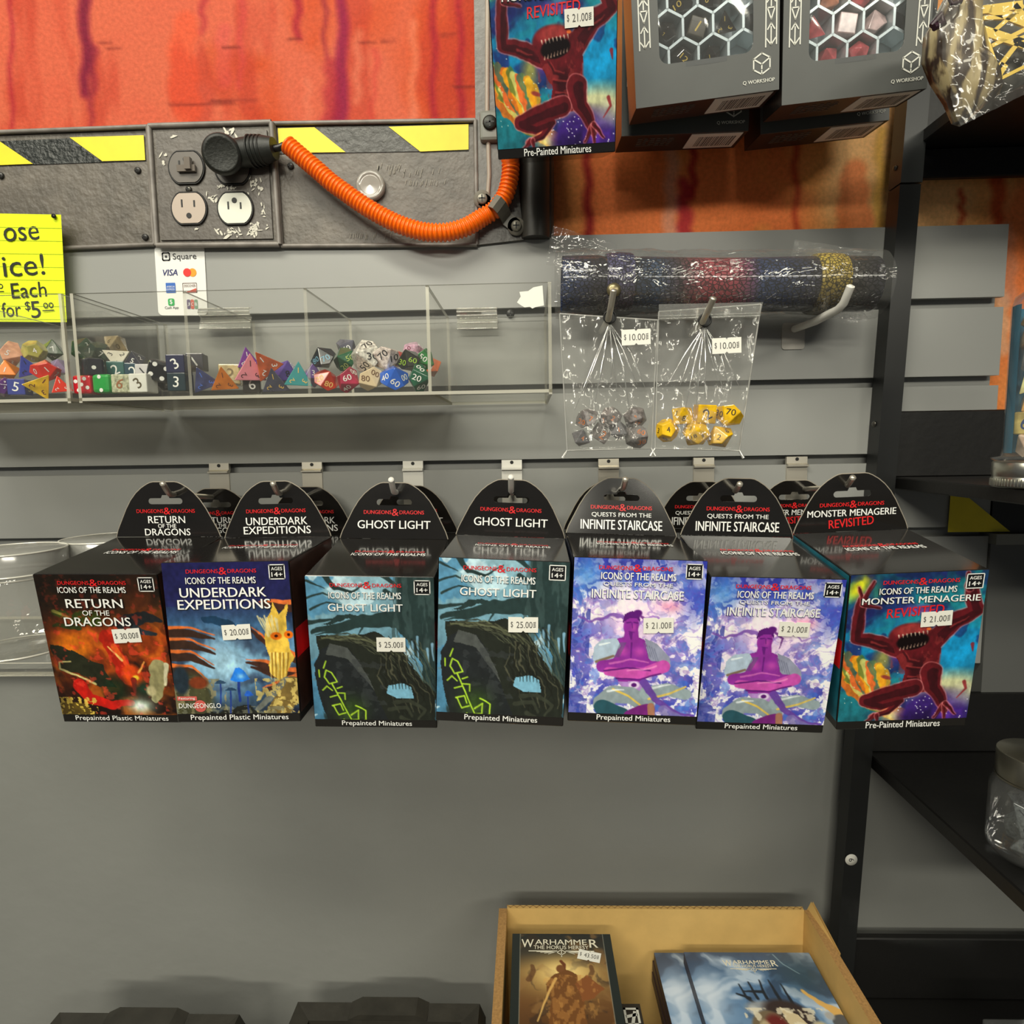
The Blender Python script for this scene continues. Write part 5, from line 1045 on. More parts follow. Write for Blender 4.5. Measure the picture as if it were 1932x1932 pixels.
# ================================================================ DICE BOXES HUNG AT THE TOP RIGHT
GBX = mat('graphite card', (84, 86, 84), .42, coat=.15, var=.04, vs=50)
GBK = mat('black card bottom', (28, 27, 26), .4)
PRW = mat('silver print', (226, 226, 216), .45)
TRAY = mat('silvery tray', (206, 218, 220), .25, .4)
CELL = mat('silvery cell lining', (206, 216, 220), .35, .15)
WIN = film('window film', .06, .10, (.97, .98, 1), .05, bump=.6, bs=9, fres=.8)
QW, QH, QD = .0962, .128, .036
def rune_strip(mb, o, s):
    """column of simple runic strokes, o = lower end, height about .085"""
    u = .0011*s
    L = [[(-3.2, 0), (-3.0, 26)], [(3.2, 1), (3.2, 30)], [(-3.1, 30), (-3.2, 52)], [(3.3, 36), (3.0, 76)], [(-3.2, 58), (-3.0, 76)],
         [(0, 1), (0, 10)], [(-2.6, 4), (0, .8), (2.6, 4)], [(-2, 9), (0, 12), (2, 9)], [(-2.2, 20), (2.2, 20), (0, 14), (-2.2, 20)], [(0, 21), (0, 31)], [(-2.4, 23), (0, 26), (2.4, 23)], [(-2.4, 27), (0, 30), (2.4, 27)],
         [(-2, 33), (2, 33)], [(-2, 36), (-2, 41), (1.5, 40), (1.5, 38), (-2, 38), (2, 36)], [(2, 43), (-1, 43), (-1, 46), (2, 46), (2, 48), (-2, 48)], [(-1.5, 52), (-.8, 53)], [(1.4, 55), (2, 56)], [(-.5, 58), (.5, 59)], [(1, 62), (2, 62)], [(-2, 64), (0, 66), (-2, 68)], [(0, 69), (2, 72)], [(-2, 72), (2, 76)]]
    for P in L: mb.line([(x*u, y*u) for x, y in P], .75*u, o, EX, EZ)
def dice_box(label, full=True):
    t = thing('dice_set_box', (0, 0, 0), label, 'boxed dice', 'boxed dice sets hung at the top', (0, 0, 0))
    w, h, d = QW/2, QH, QD; x0, x1, z0, z1 = -.031, .031, .024, .112; r = .006
    # front face with a real rounded window
    hole = []
    for cx, cz, a0 in [(x1-r, z1-r, 0), (x0+r, z1-r, 90), (x0+r, z0+r, 180), (x1-r, z0+r, 270)]:
        for k in range(6): a = math.radians(a0+90*k/5); hole.append((cx+r*math.cos(a), cz+r*math.sin(a)))
    out = [(-w, 0), (w, 0), (w, h), (-w, h)]
    bm = bmesh.new(); ed = []
    for L in (out, hole):
        vs = [bm.verts.new((p[0], -d, p[1])) for p in L]; ed += [bm.edges.new((vs[i], vs[(i+1) % len(vs)])) for i in range(len(vs))]
    bmesh.ops.triangle_fill(bm, edges=ed, use_beauty=True); ge = bmesh.ops.extrude_face_region(bm, geom=bm.faces[:]); bmesh.ops.translate(bm, vec=(0, .0008, 0), verts=[g for g in ge['geom'] if isinstance(g, bmesh.types.BMVert)])
    bmesh.ops.recalc_face_normals(bm, faces=bm.faces[:]); me = bpy.data.meshes.new('front_panel'); bm.to_mesh(me); bm.free(); me.materials.append(GBX); o = bpy.data.objects.new('front_panel', me); COL.objects.link(o); o.parent = t
    mb = MB(); e = .0008
    mb.box((-w, -d+e, 0), (w, 0, e)); mb.build('bottom_panel', GBK, t)
    mb = MB(); mb.box((-w, -d+e, e), (-w+e, 0, h)); mb.box((w-e, -d+e, e), (w, 0, h)); mb.box((-w+e, -e, e), (w-e, 0, h)); mb.box((-w, -d+e, h-e), (w, 0, h)); mb.build('side_sleeve', mat('dark card sides', (40, 38, 36), .35, coat=.2), t)
    mb = MB(); Y = -d-.0003
    rune_strip(mb, V(-.0405, Y, .034), 1.0); rune_strip(mb, V(.0425, Y, .026), 1.0); mb.build('rune_print', PRW, t)
    mb = MB(); c = V(.0365, Y, .0165); u = .0062
    hx = [(u*math.cos(math.radians(90+60*k)), u*math.sin(math.radians(90+60*k))) for k in range(6)]; mb.line(hx, .0009, c, EX, EZ, 0, True)
    mb.line([hx[1], (0, -u*.05), hx[5]], .0009, c, EX, EZ); mb.line([(0, -u*.05), (0, -u*.45)], .0009, c, EX, EZ); mb.line([(0, -u*.65), (0, -u*.95)], .0007, c, EX, EZ)
    mb.text('Q WORKSHOP', V(.0345, Y, .0062), EX, EZ, .021, .0026, 0, .03); mb.build('cube_emblem', PRW, t)
    mb = MB(); mb.box((.006, -d+.002, -.0003), (w-.003, -.004, 0)); s = mb.build('barcode_label', STK, t)
    mb = MB(); x = .013; rb = random.Random(3)
    while x < w-.006: wd = rb.uniform(.0003, .001); mb.box((x, -d+.008, -.0004), (x+wd, -.008, -.00032)); x += wd+rb.uniform(.0004, .001)
    mb.text('12345', V(.009, -d/2, -.00042), -EY, EX, .014, .0016) if False else None
    mb.build('bars', SINK, s)
    mb = MB()
    for k in range(5):
        for q in range(6): mb.box((-.034+q*.0048, -d+.007+k*.0036, -.0003), (-.034+q*.0048+rb.uniform(.002, .0042), -d+.0085+k*.0036, 0))
    mb.build('small_print', mat('dim print', (92, 88, 82), .5), t)
    if full:
        mb = MB(); mb.box((x0-.004, -d+.020, z0-.004), (x1+.004, -d+.0205, z1+.004)); cs = .0115; n0 = len(mb.f)
        mb.build('tray_back', CELL, t)
        mb = MB()
        for j in range(-2, 6):
            for i in range(-3, 4):
                cx = -.004+i*cs*1.732+(cs*.866 if j % 2 else 0); cz = .0455+j*cs*1.5; P = [V(cx+cs*math.cos(math.radians(30+60*k)), 0, cz+cs*math.sin(math.radians(30+60*k))) for k in range(6)]
                for k in range(3):
                    p0, p1 = P[k], P[k+1]; m_ = (p0+p1)/2
                    if x0-.012 < m_.x < x1+.012 and z0-.012 < m_.z < z1+.012:
                        dd = (p1-p0).normalized(); nn = V(-dd.z, 0, dd.x); vs = [p0+nn*.0008, p1+nn*.0008, p1-nn*.0008, p0-nn*.0008]
                        f = [q+V(0, -d+.004, 0) for q in vs]; b_ = [q+nn*(.0022 if i_ < 2 else -.0022)+V(0, -d+.0195, 0) for i_, q in enumerate(vs)]
                        mb.add(f+b_, [(0, 1, 2, 3), (0, 4, 5, 1), (2, 6, 7, 3), (1, 5, 6, 2), (3, 7, 4, 0)])
        mb.build('honeycomb_tray', TRAY, t)
        mb = MB(); N = 12; vs = [V(x0-.003+(x1-x0+.006)*i/N, -d+.0012-.0015*math.sin(math.pi*i/N), z0-.003+(z1-z0+.006)*j/N) for j in range(N+1) for i in range(N+1)]
        mb.add(vs, [(j*(N+1)+i, j*(N+1)+i+1, (j+1)*(N+1)+i+1, (j+1)*(N+1)+i) for j in range(N) for i in range(N)], 0, True); mb.build('window', WIN, t)
    mb = MB(); mb.box((-.03, -.0008, h), (.03, 0, h+.03)); mb.build('hanger', GBX, t)
    return t
QS = 1.17
def pose_to(o, px, py, Y, rot, anchor):
    R = Euler([math.radians(x) for x in rot]).to_matrix(); o.rotation_euler = R.to_euler(); o.location = at(px, py, Y)-R @ V(*anchor)*QS; o.scale = (QS,)*3
qa = dice_box('grey window box of black and gold dice, left front one'); pose_to(qa, 1334, 187, -.112, (10, -4.6, -2), (0, -QD, 0))
qb = copy_tree(qa); tag(qb, 'grey window box of pink dice, right front one beside the shelf post', 'boxed dice', 'boxed dice sets hung at the top'); pose_to(qb, 1611, 183, -.112, (10, -4.2, -1), (0, -QD, 0))
qc = dice_box('dark rear dice box hanging behind the window box of black and gold dice', False); pose_to(qc, 1292, 252, -.053, (6, -.6, 0), (0, -QD, 0))
qd = copy_tree(qc); tag(qd, 'dark rear dice box hanging behind the window box of pink dice', 'boxed dice', 'boxed dice sets hung at the top'); pose_to(qd, 1556, 240, -.053, (6, -4.5, 0), (0, -QD, 0))
def in_box(q, n, x, z, r, col, nc, nums, lab, grp, **kw):
    M = Matrix.LocRotScale(q.location, q.rotation_euler.to_quaternion(), q.scale); die(n, M @ V(x, -QD+.0115, z), r*QS, col, nc, nums, lab, grp, **kw)
GA_, GB_ = 'dice in the left window box', 'dice in the right window box'
for n, x, z, r, lab, nums in [(10, -.014, .0627, .0088, 'gold numbered black die at the top left', ['10']), (10, .006, .0627, .0088, 'dark die at the top right', ['8']), (6, -.004, .0455, .0058, 'translucent grey cube in the middle', ['1']), (4, .016, .0455, .0095, 'dark four-sided die at the right', ['4']), (20, -.0239, .0455, .0078, 'grey die at the left', ['7']), (12, -.014, .0290, .0085, 'dark rounded die at the bottom left', ['12']), (8, .006, .0290, .0085, 'dark die at the bottom right', ['1'])]:
    in_box(qa, n, x, z, r, (84, 76, 56) if 'cube' in lab else (44, 38, 34), (220, 190, 90), nums, lab+' of the black and gold box', GA_, style='gem', rot=(10, 14, 5) if n == 6 else None)
for n, x, z, r, lab, nums in [(8, -.014, .0627, .0092, 'salmon die at the top left', []), (4, -.0235, .0455, .0095, 'pink four-sided die at the left', []), (6, -.004, .0455, .0062, 'pale pink cube in the middle', []), (12, .006, .0627, .0082, 'dusky pink die at the top right', []), (10, .016, .0455, .0085, 'pale die at the right', []), (8, -.014, .0285, .0085, 'pink die at the bottom left', []), (20, .006, .0285, .008, 'pink die at the bottom right', [])]:
    in_box(qb, n, x, z, r, (224, 148, 116) if 'salmon' in lab else ((222, 190, 186) if 'pale' in lab else (202, 92, 96)), (255, 240, 236), nums, lab+' of the pink dice box', GB_, style='swirl', rot=(8, 4, 6) if n == 6 else None)

# ---- bag on the upper shelf corner
def bag_upper():
    Y = -.185; t = thing('craft_bag', at(1818, 230, Y), 'clear bag holding brown marbled fabric and a yellow webbed panel, at the top right corner', 'bag')
    P = lambda px, py, y=Y: at(px, py, y)
    def puff(outl, Yc, th, name, m, seed):
        mb = MB(); pts = [P(*q, Yc) for q in outl]; c = sum(pts, V(0, 0, 0))/len(pts); n = len(pts); rings = [pts]
        for s, dy in ((.86, -th*.7), (.5, -th), (.15, -th*1.05)): rings.append([c.lerp(p, s)+V(0, dy+.0015*math.sin(k*2.3+seed), 0) for k, p in enumerate(pts)])
        vs = [q for r in rings for q in r]+[p+V(0, .006, 0) for p in pts]; R = len(rings); fs = []
        for r in range(R-1): fs += [(r*n+i, r*n+(i+1) % n, (r+1)*n+(i+1) % n, (r+1)*n+i) for i in range(n)]
        fs.append(tuple(range((R-1)*n, R*n))); fs += [(i, R*n+i, R*n+(i+1) % n, (i+1) % n) for i in range(n)]; fs.append(tuple(range(R*n, (R+1)*n))[::-1])
        mb.add(vs, fs, 0, True); return mb.build(name, m, t)
    m = bpy.data.materials.new('marbled fabric'); m.use_nodes = True; nt = m.node_tree; b = nt.nodes['Principled BSDF']; b.inputs['Roughness'].default_value = .35; b.inputs['Coat Weight'].default_value = .6
    tc = nt.nodes.new('ShaderNodeTexCoord'); mp = nt.nodes.new('ShaderNodeMapping'); mp.inputs['Rotation'].default_value = (0, math.radians(-24), 0); mp.inputs['Scale'].default_value = (1, 1, .16); wv = nt.nodes.new('ShaderNodeTexWave'); wv.inputs['Scale'].default_value = 26; wv.inputs['Distortion'].default_value = 5; wv.inputs['Detail'].default_value = 3; wv.inputs['Detail Scale'].default_value = 6
    rp = nt.nodes.new('ShaderNodeValToRGB'); e = rp.color_ramp.elements; e[0].color = (*lin((52, 36, 26)), 1); e[1].color = (*lin((176, 160, 120)), 1); e[0].position = .12; e[1].position = .9; q = e.new(.45); q.color = (*lin((104, 88, 64)), 1)
    nt.links.new(tc.outputs['Object'], mp.inputs[0]); nt.links.new(mp.outputs[0], wv.inputs['Vector']); nt.links.new(wv.outputs['Fac'], rp.inputs[0]); nt.links.new(rp.outputs[0], b.inputs['Base Color'])
    puff([(1752, 60), (1768, 30), (1800, -30), (1850, -60), (1836, 20), (1846, 60), (1862, 110), (1876, 150), (1886, 178), (1858, 200), (1822, 231), (1806, 226), (1790, 190), (1764, 150), (1748, 110)], Y-.002, .012, 'marbled_fabric', m, 1)
    puff([(1836, -40), (1990, -60), (1985, 150), (1930, 160), (1890, 182), (1876, 140), (1848, 40)], Y+.006, .004, 'dark_backing', mat('dark grey backing', (70, 68, 62), .4, var=.2, vs=60), 2)
    mb = MB()
    def bar(p, q, wd, dy=-.010):
        a_, b_ = P(*p, Y+dy), P(*q, Y+dy); d = (b_-a_).normalized(); s = d.cross(EY).normalized()*wd*.00021; mb.add([a_-s, b_-s, b_+s, a_+s, a_-s+EY*.0015, b_-s+EY*.0015, b_+s+EY*.0015, a_+s+EY*.0015], [(0, 1, 2, 3), (0, 4, 5, 1), (2, 6, 7, 3), (1, 5, 6, 2), (3, 7, 4, 0)])
    for p, q, wd in [((1838, 20), (1884, 150), 14), ((1838, 20), (1930, 8), 12), ((1868, 16), (1985, 60), 14), ((1850, 55), (1985, 100), 14), ((1846, 34), (1892, 32), 6), ((1876, 58), (1932, 10), 6), ((1872, 86), (1985, 30), 6), ((1884, 128), (1920, 82), 7), ((1912, 78), (1985, 50), 7), ((1884, 140), (1896, 120), 12), ((1915, 8), (1940, 40), 8), ((1920, 80), (1985, 110), 8), ((1884, 150), (1960, 112), 5)]: bar(p, q, wd)
    mb.build('yellow_web', mat('yellow web print', (240, 206, 92), .35, coat=.5), t)
    mb = MB(); mb.tube([P(1758, 50, Y-.016), P(1776, 28, Y-.018), P(1780, 44, Y-.018), P(1762, 52, Y-.018)], .0022, 8); mb.tube([P(1790, -8, Y-.016), P(1796, 8, Y-.018), P(1812, 4, Y-.017), P(1816, -8, Y-.016)], .0014, 8); mb.build('purple_lettering', mat('dark purple print', (44, 16, 34), .4), t)
    FB = film('glossy bag film', .05, .03, (.98, .97, .93), .08, bump=.7, bs=26, fres=.35)
    q = [P(1744, -60, Y-.018), P(1996, -60, Y-.018), P(1996, 146, Y-.018), P(1812, 236, Y-.018)]
    q = [P(1744, -60, Y-.020), P(1996, -60, Y-.020), P(1990, 150, Y-.020), P(1812, 238, Y-.020)]
    crinkle(lambda u, v: ((q[0]*(1-u)+q[1]*u)*(1-v)+(q[3]*(1-u)+q[2]*u)*v, EY), 40, 40, .006, 9, 'bag_film', FB, t)
bag_upper()

# ================================================================ BLACK SHELF UNIT ON THE RIGHT
BLM = mat('black shelf steel', (24, 25, 25), .38, var=.06, vs=40); BLW = mat('black shelf board', (17, 16, 15), .42, bump=.05, bs=120)
t = thing('shelf_unit', (.33, -.02, -.82), 'black open shelf unit standing against the wall at the right', 'shelf unit')
def post(x_top, x_bot, z_top, z_bot, y0, y1, w=.0195):
    mb = MB(); xa = lambda z: .3435+.036*z
    mb.add([(xa(z_bot), y0, z_bot), (xa(z_bot)+w, y0, z_bot), (xa(z_bot)+w, y1, z_bot), (xa(z_bot), y1, z_bot), (xa(z_top), y0, z_top), (xa(z_top)+w, y0, z_top), (xa(z_top)+w, y1, z_top), (xa(z_top), y1, z_top)],
           [(3, 2, 1, 0), (4, 5, 6, 7), (0, 1, 5, 4), (1, 2, 6, 5), (2, 3, 7, 6), (3, 0, 4, 7)]); return mb
post(0, 0, .238, -.82, -.0205, -.0008).build('post', BLM, t); post(0, 0, .60, .2395, -.0212, -.0004, .0202).build('post', mat('black post upper', (44, 46, 46), .36), t)
def sbox(name, a, b, m=BLW):
    mb = MB(); mb.rbox(a, b, .0012, 1); return mb.build(name, m, t)
SX0, SX1, SY0 = .3690, .86, -.30
for zt_, th, xl in [(.287, .012, .371), (-.0385, .012, .3665), (-.329, .014, .3530), (-.615, .014, .3450)]:
    sbox('shelf', (xl, SY0, zt_-th), (SX1, -.001, zt_)); 
sbox('back_lip', (.3715, -.0085, .287), (SX1, -.001, .337)); sbox('back_lip', (.3715, -.0085, .2480), (SX1, -.001, .275))
sbox('back_lip', (.3660, -.0085, -.0385), (SX1, -.001, .0272)); sbox('back_lip', (.3540, -.0085, -.329), (SX1, .0, -.266)); sbox('back_lip', (.3450, -.0085, -.615), (SX1, .0, -.543))
for xx in (.66,):
    pass
mb = MB(); mb.box((.84, -.30, -.82), (.86, -.28, .6)); mb.build('post', BLM, t); mb = MB(); mb.box((.84, -.02, -.82), (.86, 0, .6)); mb.build('post', BLM, t)
mb = MB(); c = at(1668, 318, -.010); c.x = .3435+.036*c.z-.0004; mb.lathe([(.0026, 0), (.002, .0012), (0, .0014)], c, 12, 0, (-1, 0, 0)); mb.build('screw', SCREW, t)
mb = MB(); c = at(1655, 800, -.010); c.x = .3435+.036*c.z-.0004; mb.lathe([(.003, 0), (.0022, .0014), (0, .0016)], c, 12, 0, (-1, 0, 0)); mb.build('screw', SCREW, t)
c = at(1606, 1622, -.0215); st = thing('number_sticker', c, 'small round white sticker numbered 6 on the black post', 'sticker')
mb = MB(); mb.lathe([(.0063, 0), (.0063, .0003), (0, .0003)], c, 28, 0, (0, -1, 0)); mb.build('disc', STK, st)
mb = MB(); mb.text('6', c+V(0, -.0005, 0), EX, EZ, .0036, .0055, 0, .0, 0, math.radians(-84)); mb.build('numeral', DARK, st)
# wall strip behind the shelf: yellow hazard stripe and grey raceway
t = thing('lower_raceway', at(1850, 1012, -.002), 'grey wall raceway with a yellow and black hazard stripe behind the middle shelf', 'wall cover')
mb = MB(); mb.box((.4705, -.002, -.0975), (.8, .018, .02)); mb.build('stripe_board', mat('stripe board black', (26, 26, 24), .45), t)
mb = MB(); p = [at(x, y, -.0025) for x, y in [(1794, 925), (1817, 930), (1906, 1003), (1788, 1004)]]; mb.add(p, [(3, 2, 1, 0)]); mb.build('hazard_stripe', YEL, t)
mb = MB(); mb.box((.4705, -.010, -.1085), (.8, .018, -.0975)); mb.build('ledge', mat('pale grey ledge', (140, 140, 130), .4), t)
mb = MB(); mb.box((.4705, -.003, -.30), (.8, .018, -.1085)); mb.build('lower_board', mat('dark grey board', (96, 97, 95), .5), t)

# ---- dice tube on the middle shelf
GLS = film('clear jar plastic', .05, .06, (.95, .96, .96), .04, fres=.8)
ALU = mat('brushed aluminium', (200, 198, 186), .28, 1.0); 
c = V(.3820, -.160, -.0383); t = thing('dice_tube', c, 'clear tube of swirled pastel dice standing on its metal cap on the middle shelf', 'dice tube')
mb = MB(); mb.lathe([(0, 0), (.0236, 0), (.0242, .001), (.0242, .0068), (.0236, .0075), (.0236, .0085), (.0240, .0095), (.0240, .0185), (.0232, .0195), (0, .0195)], c, 48); mb.build('metal_cap', ALU, t)
mb = MB()
for k in range(70): a = 2*math.pi*k/70; q = c+V(.0243*math.cos(a), .0243*math.sin(a), 0); mb.tube([q+EZ*.0012, q+EZ*.0066], .00035, 4)
mb.build('cap_knurling', ALU, t)
mb = MB(); mb.lathe([(.0225, .0195), (.0250, .0215), (.0250, .0225), (.0190, .0235), (.0180, .030), (.0180, .135), (.0160, .143), (.010, .147), (0, .148)], c, 48); mb.build('tube_wall', GLS, t)
mb = MB(); R_ = .0172; N = 14; vs = []
for z in (.026, .136):
    for i in range(N+1): a = math.radians(-10+200*i/N); vs.append(c+V(R_*math.cos(a), R_*math.sin(a), z))
mb.add(vs, [(i, i+1, N+2+i, N+1+i) for i in range(N)], 0, True); mb.build('teal_liner', mat('teal liner', (24, 110, 140), .5, var=.2, vs=40), t)
for k, (n, z, cc, nums, nm) in enumerate([(10, .0335, (236, 196, 170), ['9'], 'lowest'), (6, .0485, (226, 196, 120), ['6', '1'], 'second from the cap'), (8, .0645, (232, 168, 96), ['6', '5'], 'third from the cap'), (4, .0805, (232, 214, 150), ['2'], 'fourth from the cap'), (10, .0955, (232, 220, 216), ['40', '9'], 'third from the top'), (12, .1105, (226, 184, 130), ['9', '5'], 'second from the top'), (20, .1255, (226, 176, 110), ['4', '8'], 'topmost')]):
    die(n, c+V(-.002, -.002, z), .0085 if n == 6 else (.0150 if n == 4 else .0122), cc, (70, 90, 140), nums, 'swirled pastel die in the tall tube, '+nm, 'dice stacked in the tube', style='swirl', spin=20, aim=(-.3, 0, .05) if n != 6 else None)
# ---- jar on the lower shelf
c = V(.392, -.176, -.329); t = thing('dice_jar', c, 'clear jar with metal lid full of marbled grey dice, on the lower shelf', 'jar')
mb = MB(); mb.lathe([(0, .001), (.026, .001), (.030, .006), (.0305, .012), (.0300, .055), (.027, .061), (.0262, .066), (0, .0665)], c, 48); mb.build('jar_wall', GLS, t)
mb = MB(); mb.lathe([(.0268, .064), (.0268, .0835), (.0258, .0845), (0, .0845)], c, 48); mb.lathe([(.0275, .0632), (.0275, .0645)], c, 48); mb.build('metal_lid', mat('dull lid metal', (136, 132, 118), .3, .9), t)
for k, (n, dx, dy, z, r, lab) in enumerate([(8, -.013, -.012, .015, .0135, 'at the bottom left'), (10, .010, -.014, .017, .0135, 'at the bottom right'), (12, .000, .012, .016, .0125, 'at the bottom back'), (4, -.012, -.010, .036, .0165, 'in the middle left'), (20, .012, -.008, .040, .0125, 'in the middle right'), (8, -.002, .010, .040, .0125, 'in the middle back'), (10, -.006, -.008, .0545, .0115, 'under the lid')]):
    die(n, c+V(dx, dy, z), r, (84, 88, 88), (24, 26, 36), ['8'], 'marbled grey die inside the lidded jar, '+lab, 'marbled dice in the jar', style='speckle', spin=15*k)
# ---- clear case at the bottom right
c = at(1905, 1921, -.10); zc = c.z; t = tag(MB().rbox((c.x-.026, c.y-.08, -.614), (c.x+.08, c.y, zc), .002, 2).build('clear_case', film('hazy case', .05, .06, (.9, .92, .92), .1), None, (c.x, c.y, -.614)), 'clear plastic case on the bottom shelf, cut by the frame corner', 'case')

# ================================================================ LEFT JARS ON A CLEAR TRAY
c0 = atz(60, 1258, -.1755); yf = max(c0.y, -.19)
t = thing('clear_tray', (-.42, -.03, -.1785), 'clear acrylic tray holding the empty jars at the left, cut by the frame edge', 'tray')
mb = MB(); panel(mb, (-.75, -.172, -.1785), (-.363, -.004, -.1757), 2); mb.build('tray_floor', [ACR, ACRE], t); mb = MB(); panel(mb, (-.75, -.1745, -.1785), (-.363, -.172, -.168), 1); mb.build('tray_lip', [ACR, ACRE], t)
mb = MB(); panel(mb, (-.3656, -.172, -.1757), (-.363, -.004, -.140), 0); mb.build('tray_end', [ACR, ACRE], t)
JP = film('jar plastic', .10, .08, (.92, .92, .90), .05, bump=.3, bs=30, fres=.7, veilcol=(.8, .79, .72)); JL = film('jar lid plastic', .72, .12, (.8, .8, .78), .16, veilcol=(.40, .40, .37)); JR = film('jar lid rim', .85, .2, (.9, .9, .86), .1, veilcol=(.9, .88, .78))
def jar(x, y, r, label):
    c = V(x, y, -.1755); t = thing('empty_jar', c, label, 'jar', 'empty clear jars'); h = .0912
    mb = MB(); mb.lathe([(0, .001), (r*.9, .001), (r*.97, .005), (r*.97, .065), (r*.9, .071), (r*.88, .076)], c, 56); mb.build('jar_wall', JP, t)
    mb = MB(); mb.lathe([(r, .073), (r, h-.001), (r*.985, h), (0, h)], c, 56); mb.build('jar_lid', JL, t)
    mb = MB()
    for z, rr_ in ((h, r*.992), (.0725, r*1.0), (.069, r*.95), (.003, r*.95)): mb.tube([c+V(rr_*math.cos(k*math.pi/24), rr_*math.sin(k*math.pi/24), z) for k in range(49)], .0009, 5)
    mb.build('rim_line', JR, t)
q = at(20, 1036, -.119); jar(q.x, -.119, .0415, 'empty clear jar at the left frame edge, nearer one'); q = at(203, 1003, -.052); jar(q.x, -.052, .040, 'empty clear jar half hidden behind the dragon pack')

# ================================================================ CARDBOARD BOX WITH BOOKS
YB_ = -.030; zr = at(1230, 1709, YB_).z; fl = -.82
def corrug():
    m = mat('corrugated cardboard', (212, 174, 104), .75, var=.05, vs=60, bump=.05, bs=90); return m
CBM = corrug(); CBE = mat('cardboard edge', (166, 126, 74), .8, var=.2, vs=500); CBF = mat('cardboard flute', (226, 190, 128), .8)
x0 = at(957, 1709, YB_).x; x1 = at(1513, 1712, YB_).x; yf = -.33; th = .005
t = thing('cardboard_box', ((x0+x1)/2, -.18, fl), 'open brown corrugated cardboard box with game books, at the bottom of the photo', 'cardboard box')
def wallc(name, a, b):
    mb = MB(); mb.box(a, b); top = len(mb.f)-1; mb.m[5 if False else 0] = 0
    o = mb.build(name, CBM, t); return o
wallc('back_wall', (x0, YB_-th, fl), (x1, YB_, zr)); wallc('front_wall', (x0, yf, fl), (x1, yf+th, zr))
def side_wall(xa, sg, lean):
    mb = MB(); w_ = th*1.7; p = [V(xa, YB_-th, zr), V(xa+sg*w_, YB_-th, zr), V(xa+sg*w_, yf, zr), V(xa, yf, zr)]
    mb.add(p+[V(q.x, q.y, fl) for q in p], [(0, 1, 2, 3), (0, 4, 5, 1), (1, 5, 6, 2), (2, 6, 7, 3), (3, 7, 4, 0)]); o = mb.build('side_wall', CBM, t)
    f = MB(); n = 46; L = (YB_-th)-yf                      # zigzag flutes along the cut edge
    for k in range(n):
        y0_, y1_ = YB_-th-L*k/n, YB_-th-L*(k+1)/n; a_, b_ = (xa+sg*w_*.15, xa+sg*w_*.85) if k % 2 else (xa+sg*w_*.85, xa+sg*w_*.15)
        f.line([(a_, y0_), (b_, y1_)], .0010, V(0, 0, zr+.0006), EX, EY)
    f.box((min(xa, xa+sg*w_*.1), yf, zr), (max(xa, xa+sg*w_*.1), YB_-th, zr+.0006)); f.box((min(xa+sg*w_*.9, xa+sg*w_), yf, zr), (max(xa+sg*w_*.9, xa+sg*w_), YB_-th, zr+.0006)); f.build('fluted_edge', CBF, o); o['base'] = t['base']
    d = MB(); d.add([q+V(0, 0, .0002) for q in p], [(0, 1, 2, 3)]); d.build('cut_edge', CBE, o)
    return o
side_wall(x0, -1, 0); side_wall(x1, 1, 0)
mb = MB(); f = [V(x0, YB_-th/2, zr+.0004), V(x1, YB_-th/2, zr+.0004)]; n = 90
for k in range(n):
    xa, xb = x0+(x1-x0)*k/n, x0+(x1-x0)*(k+1)/n; ya, yb = (YB_-th*.8, YB_-th*.2) if k % 2 else (YB_-th*.2, YB_-th*.8); mb.line([(xa, ya), (xb, yb)], .0008, V(0, 0, zr+.0006), EX, EY)
mb.build('fluted_edge', CBE, t)
mb = MB(); mb.add([V(x1+.001, YB_-.002, zr-.01), V(x1+.0075, YB_-.004, zr+.009), V(x1+.009, YB_-.06, zr-.001), V(x1+.006, YB_-.06, zr-.02)], [(0, 1, 2, 3)]); mb.add([V(x1+.003, YB_-.002, zr-.01), V(x1+.0095, YB_-.004, zr+.009), V(x1+.011, YB_-.06, zr-.001), V(x1+.008, YB_-.06, zr-.02)], [(3, 2, 1, 0)]); mb.build('torn_flap', CBM, t)
mb = MB(); mb.box((x0, yf, fl), (x1, YB_-th, fl+.004)); mb.build('bottom', CBM, t)
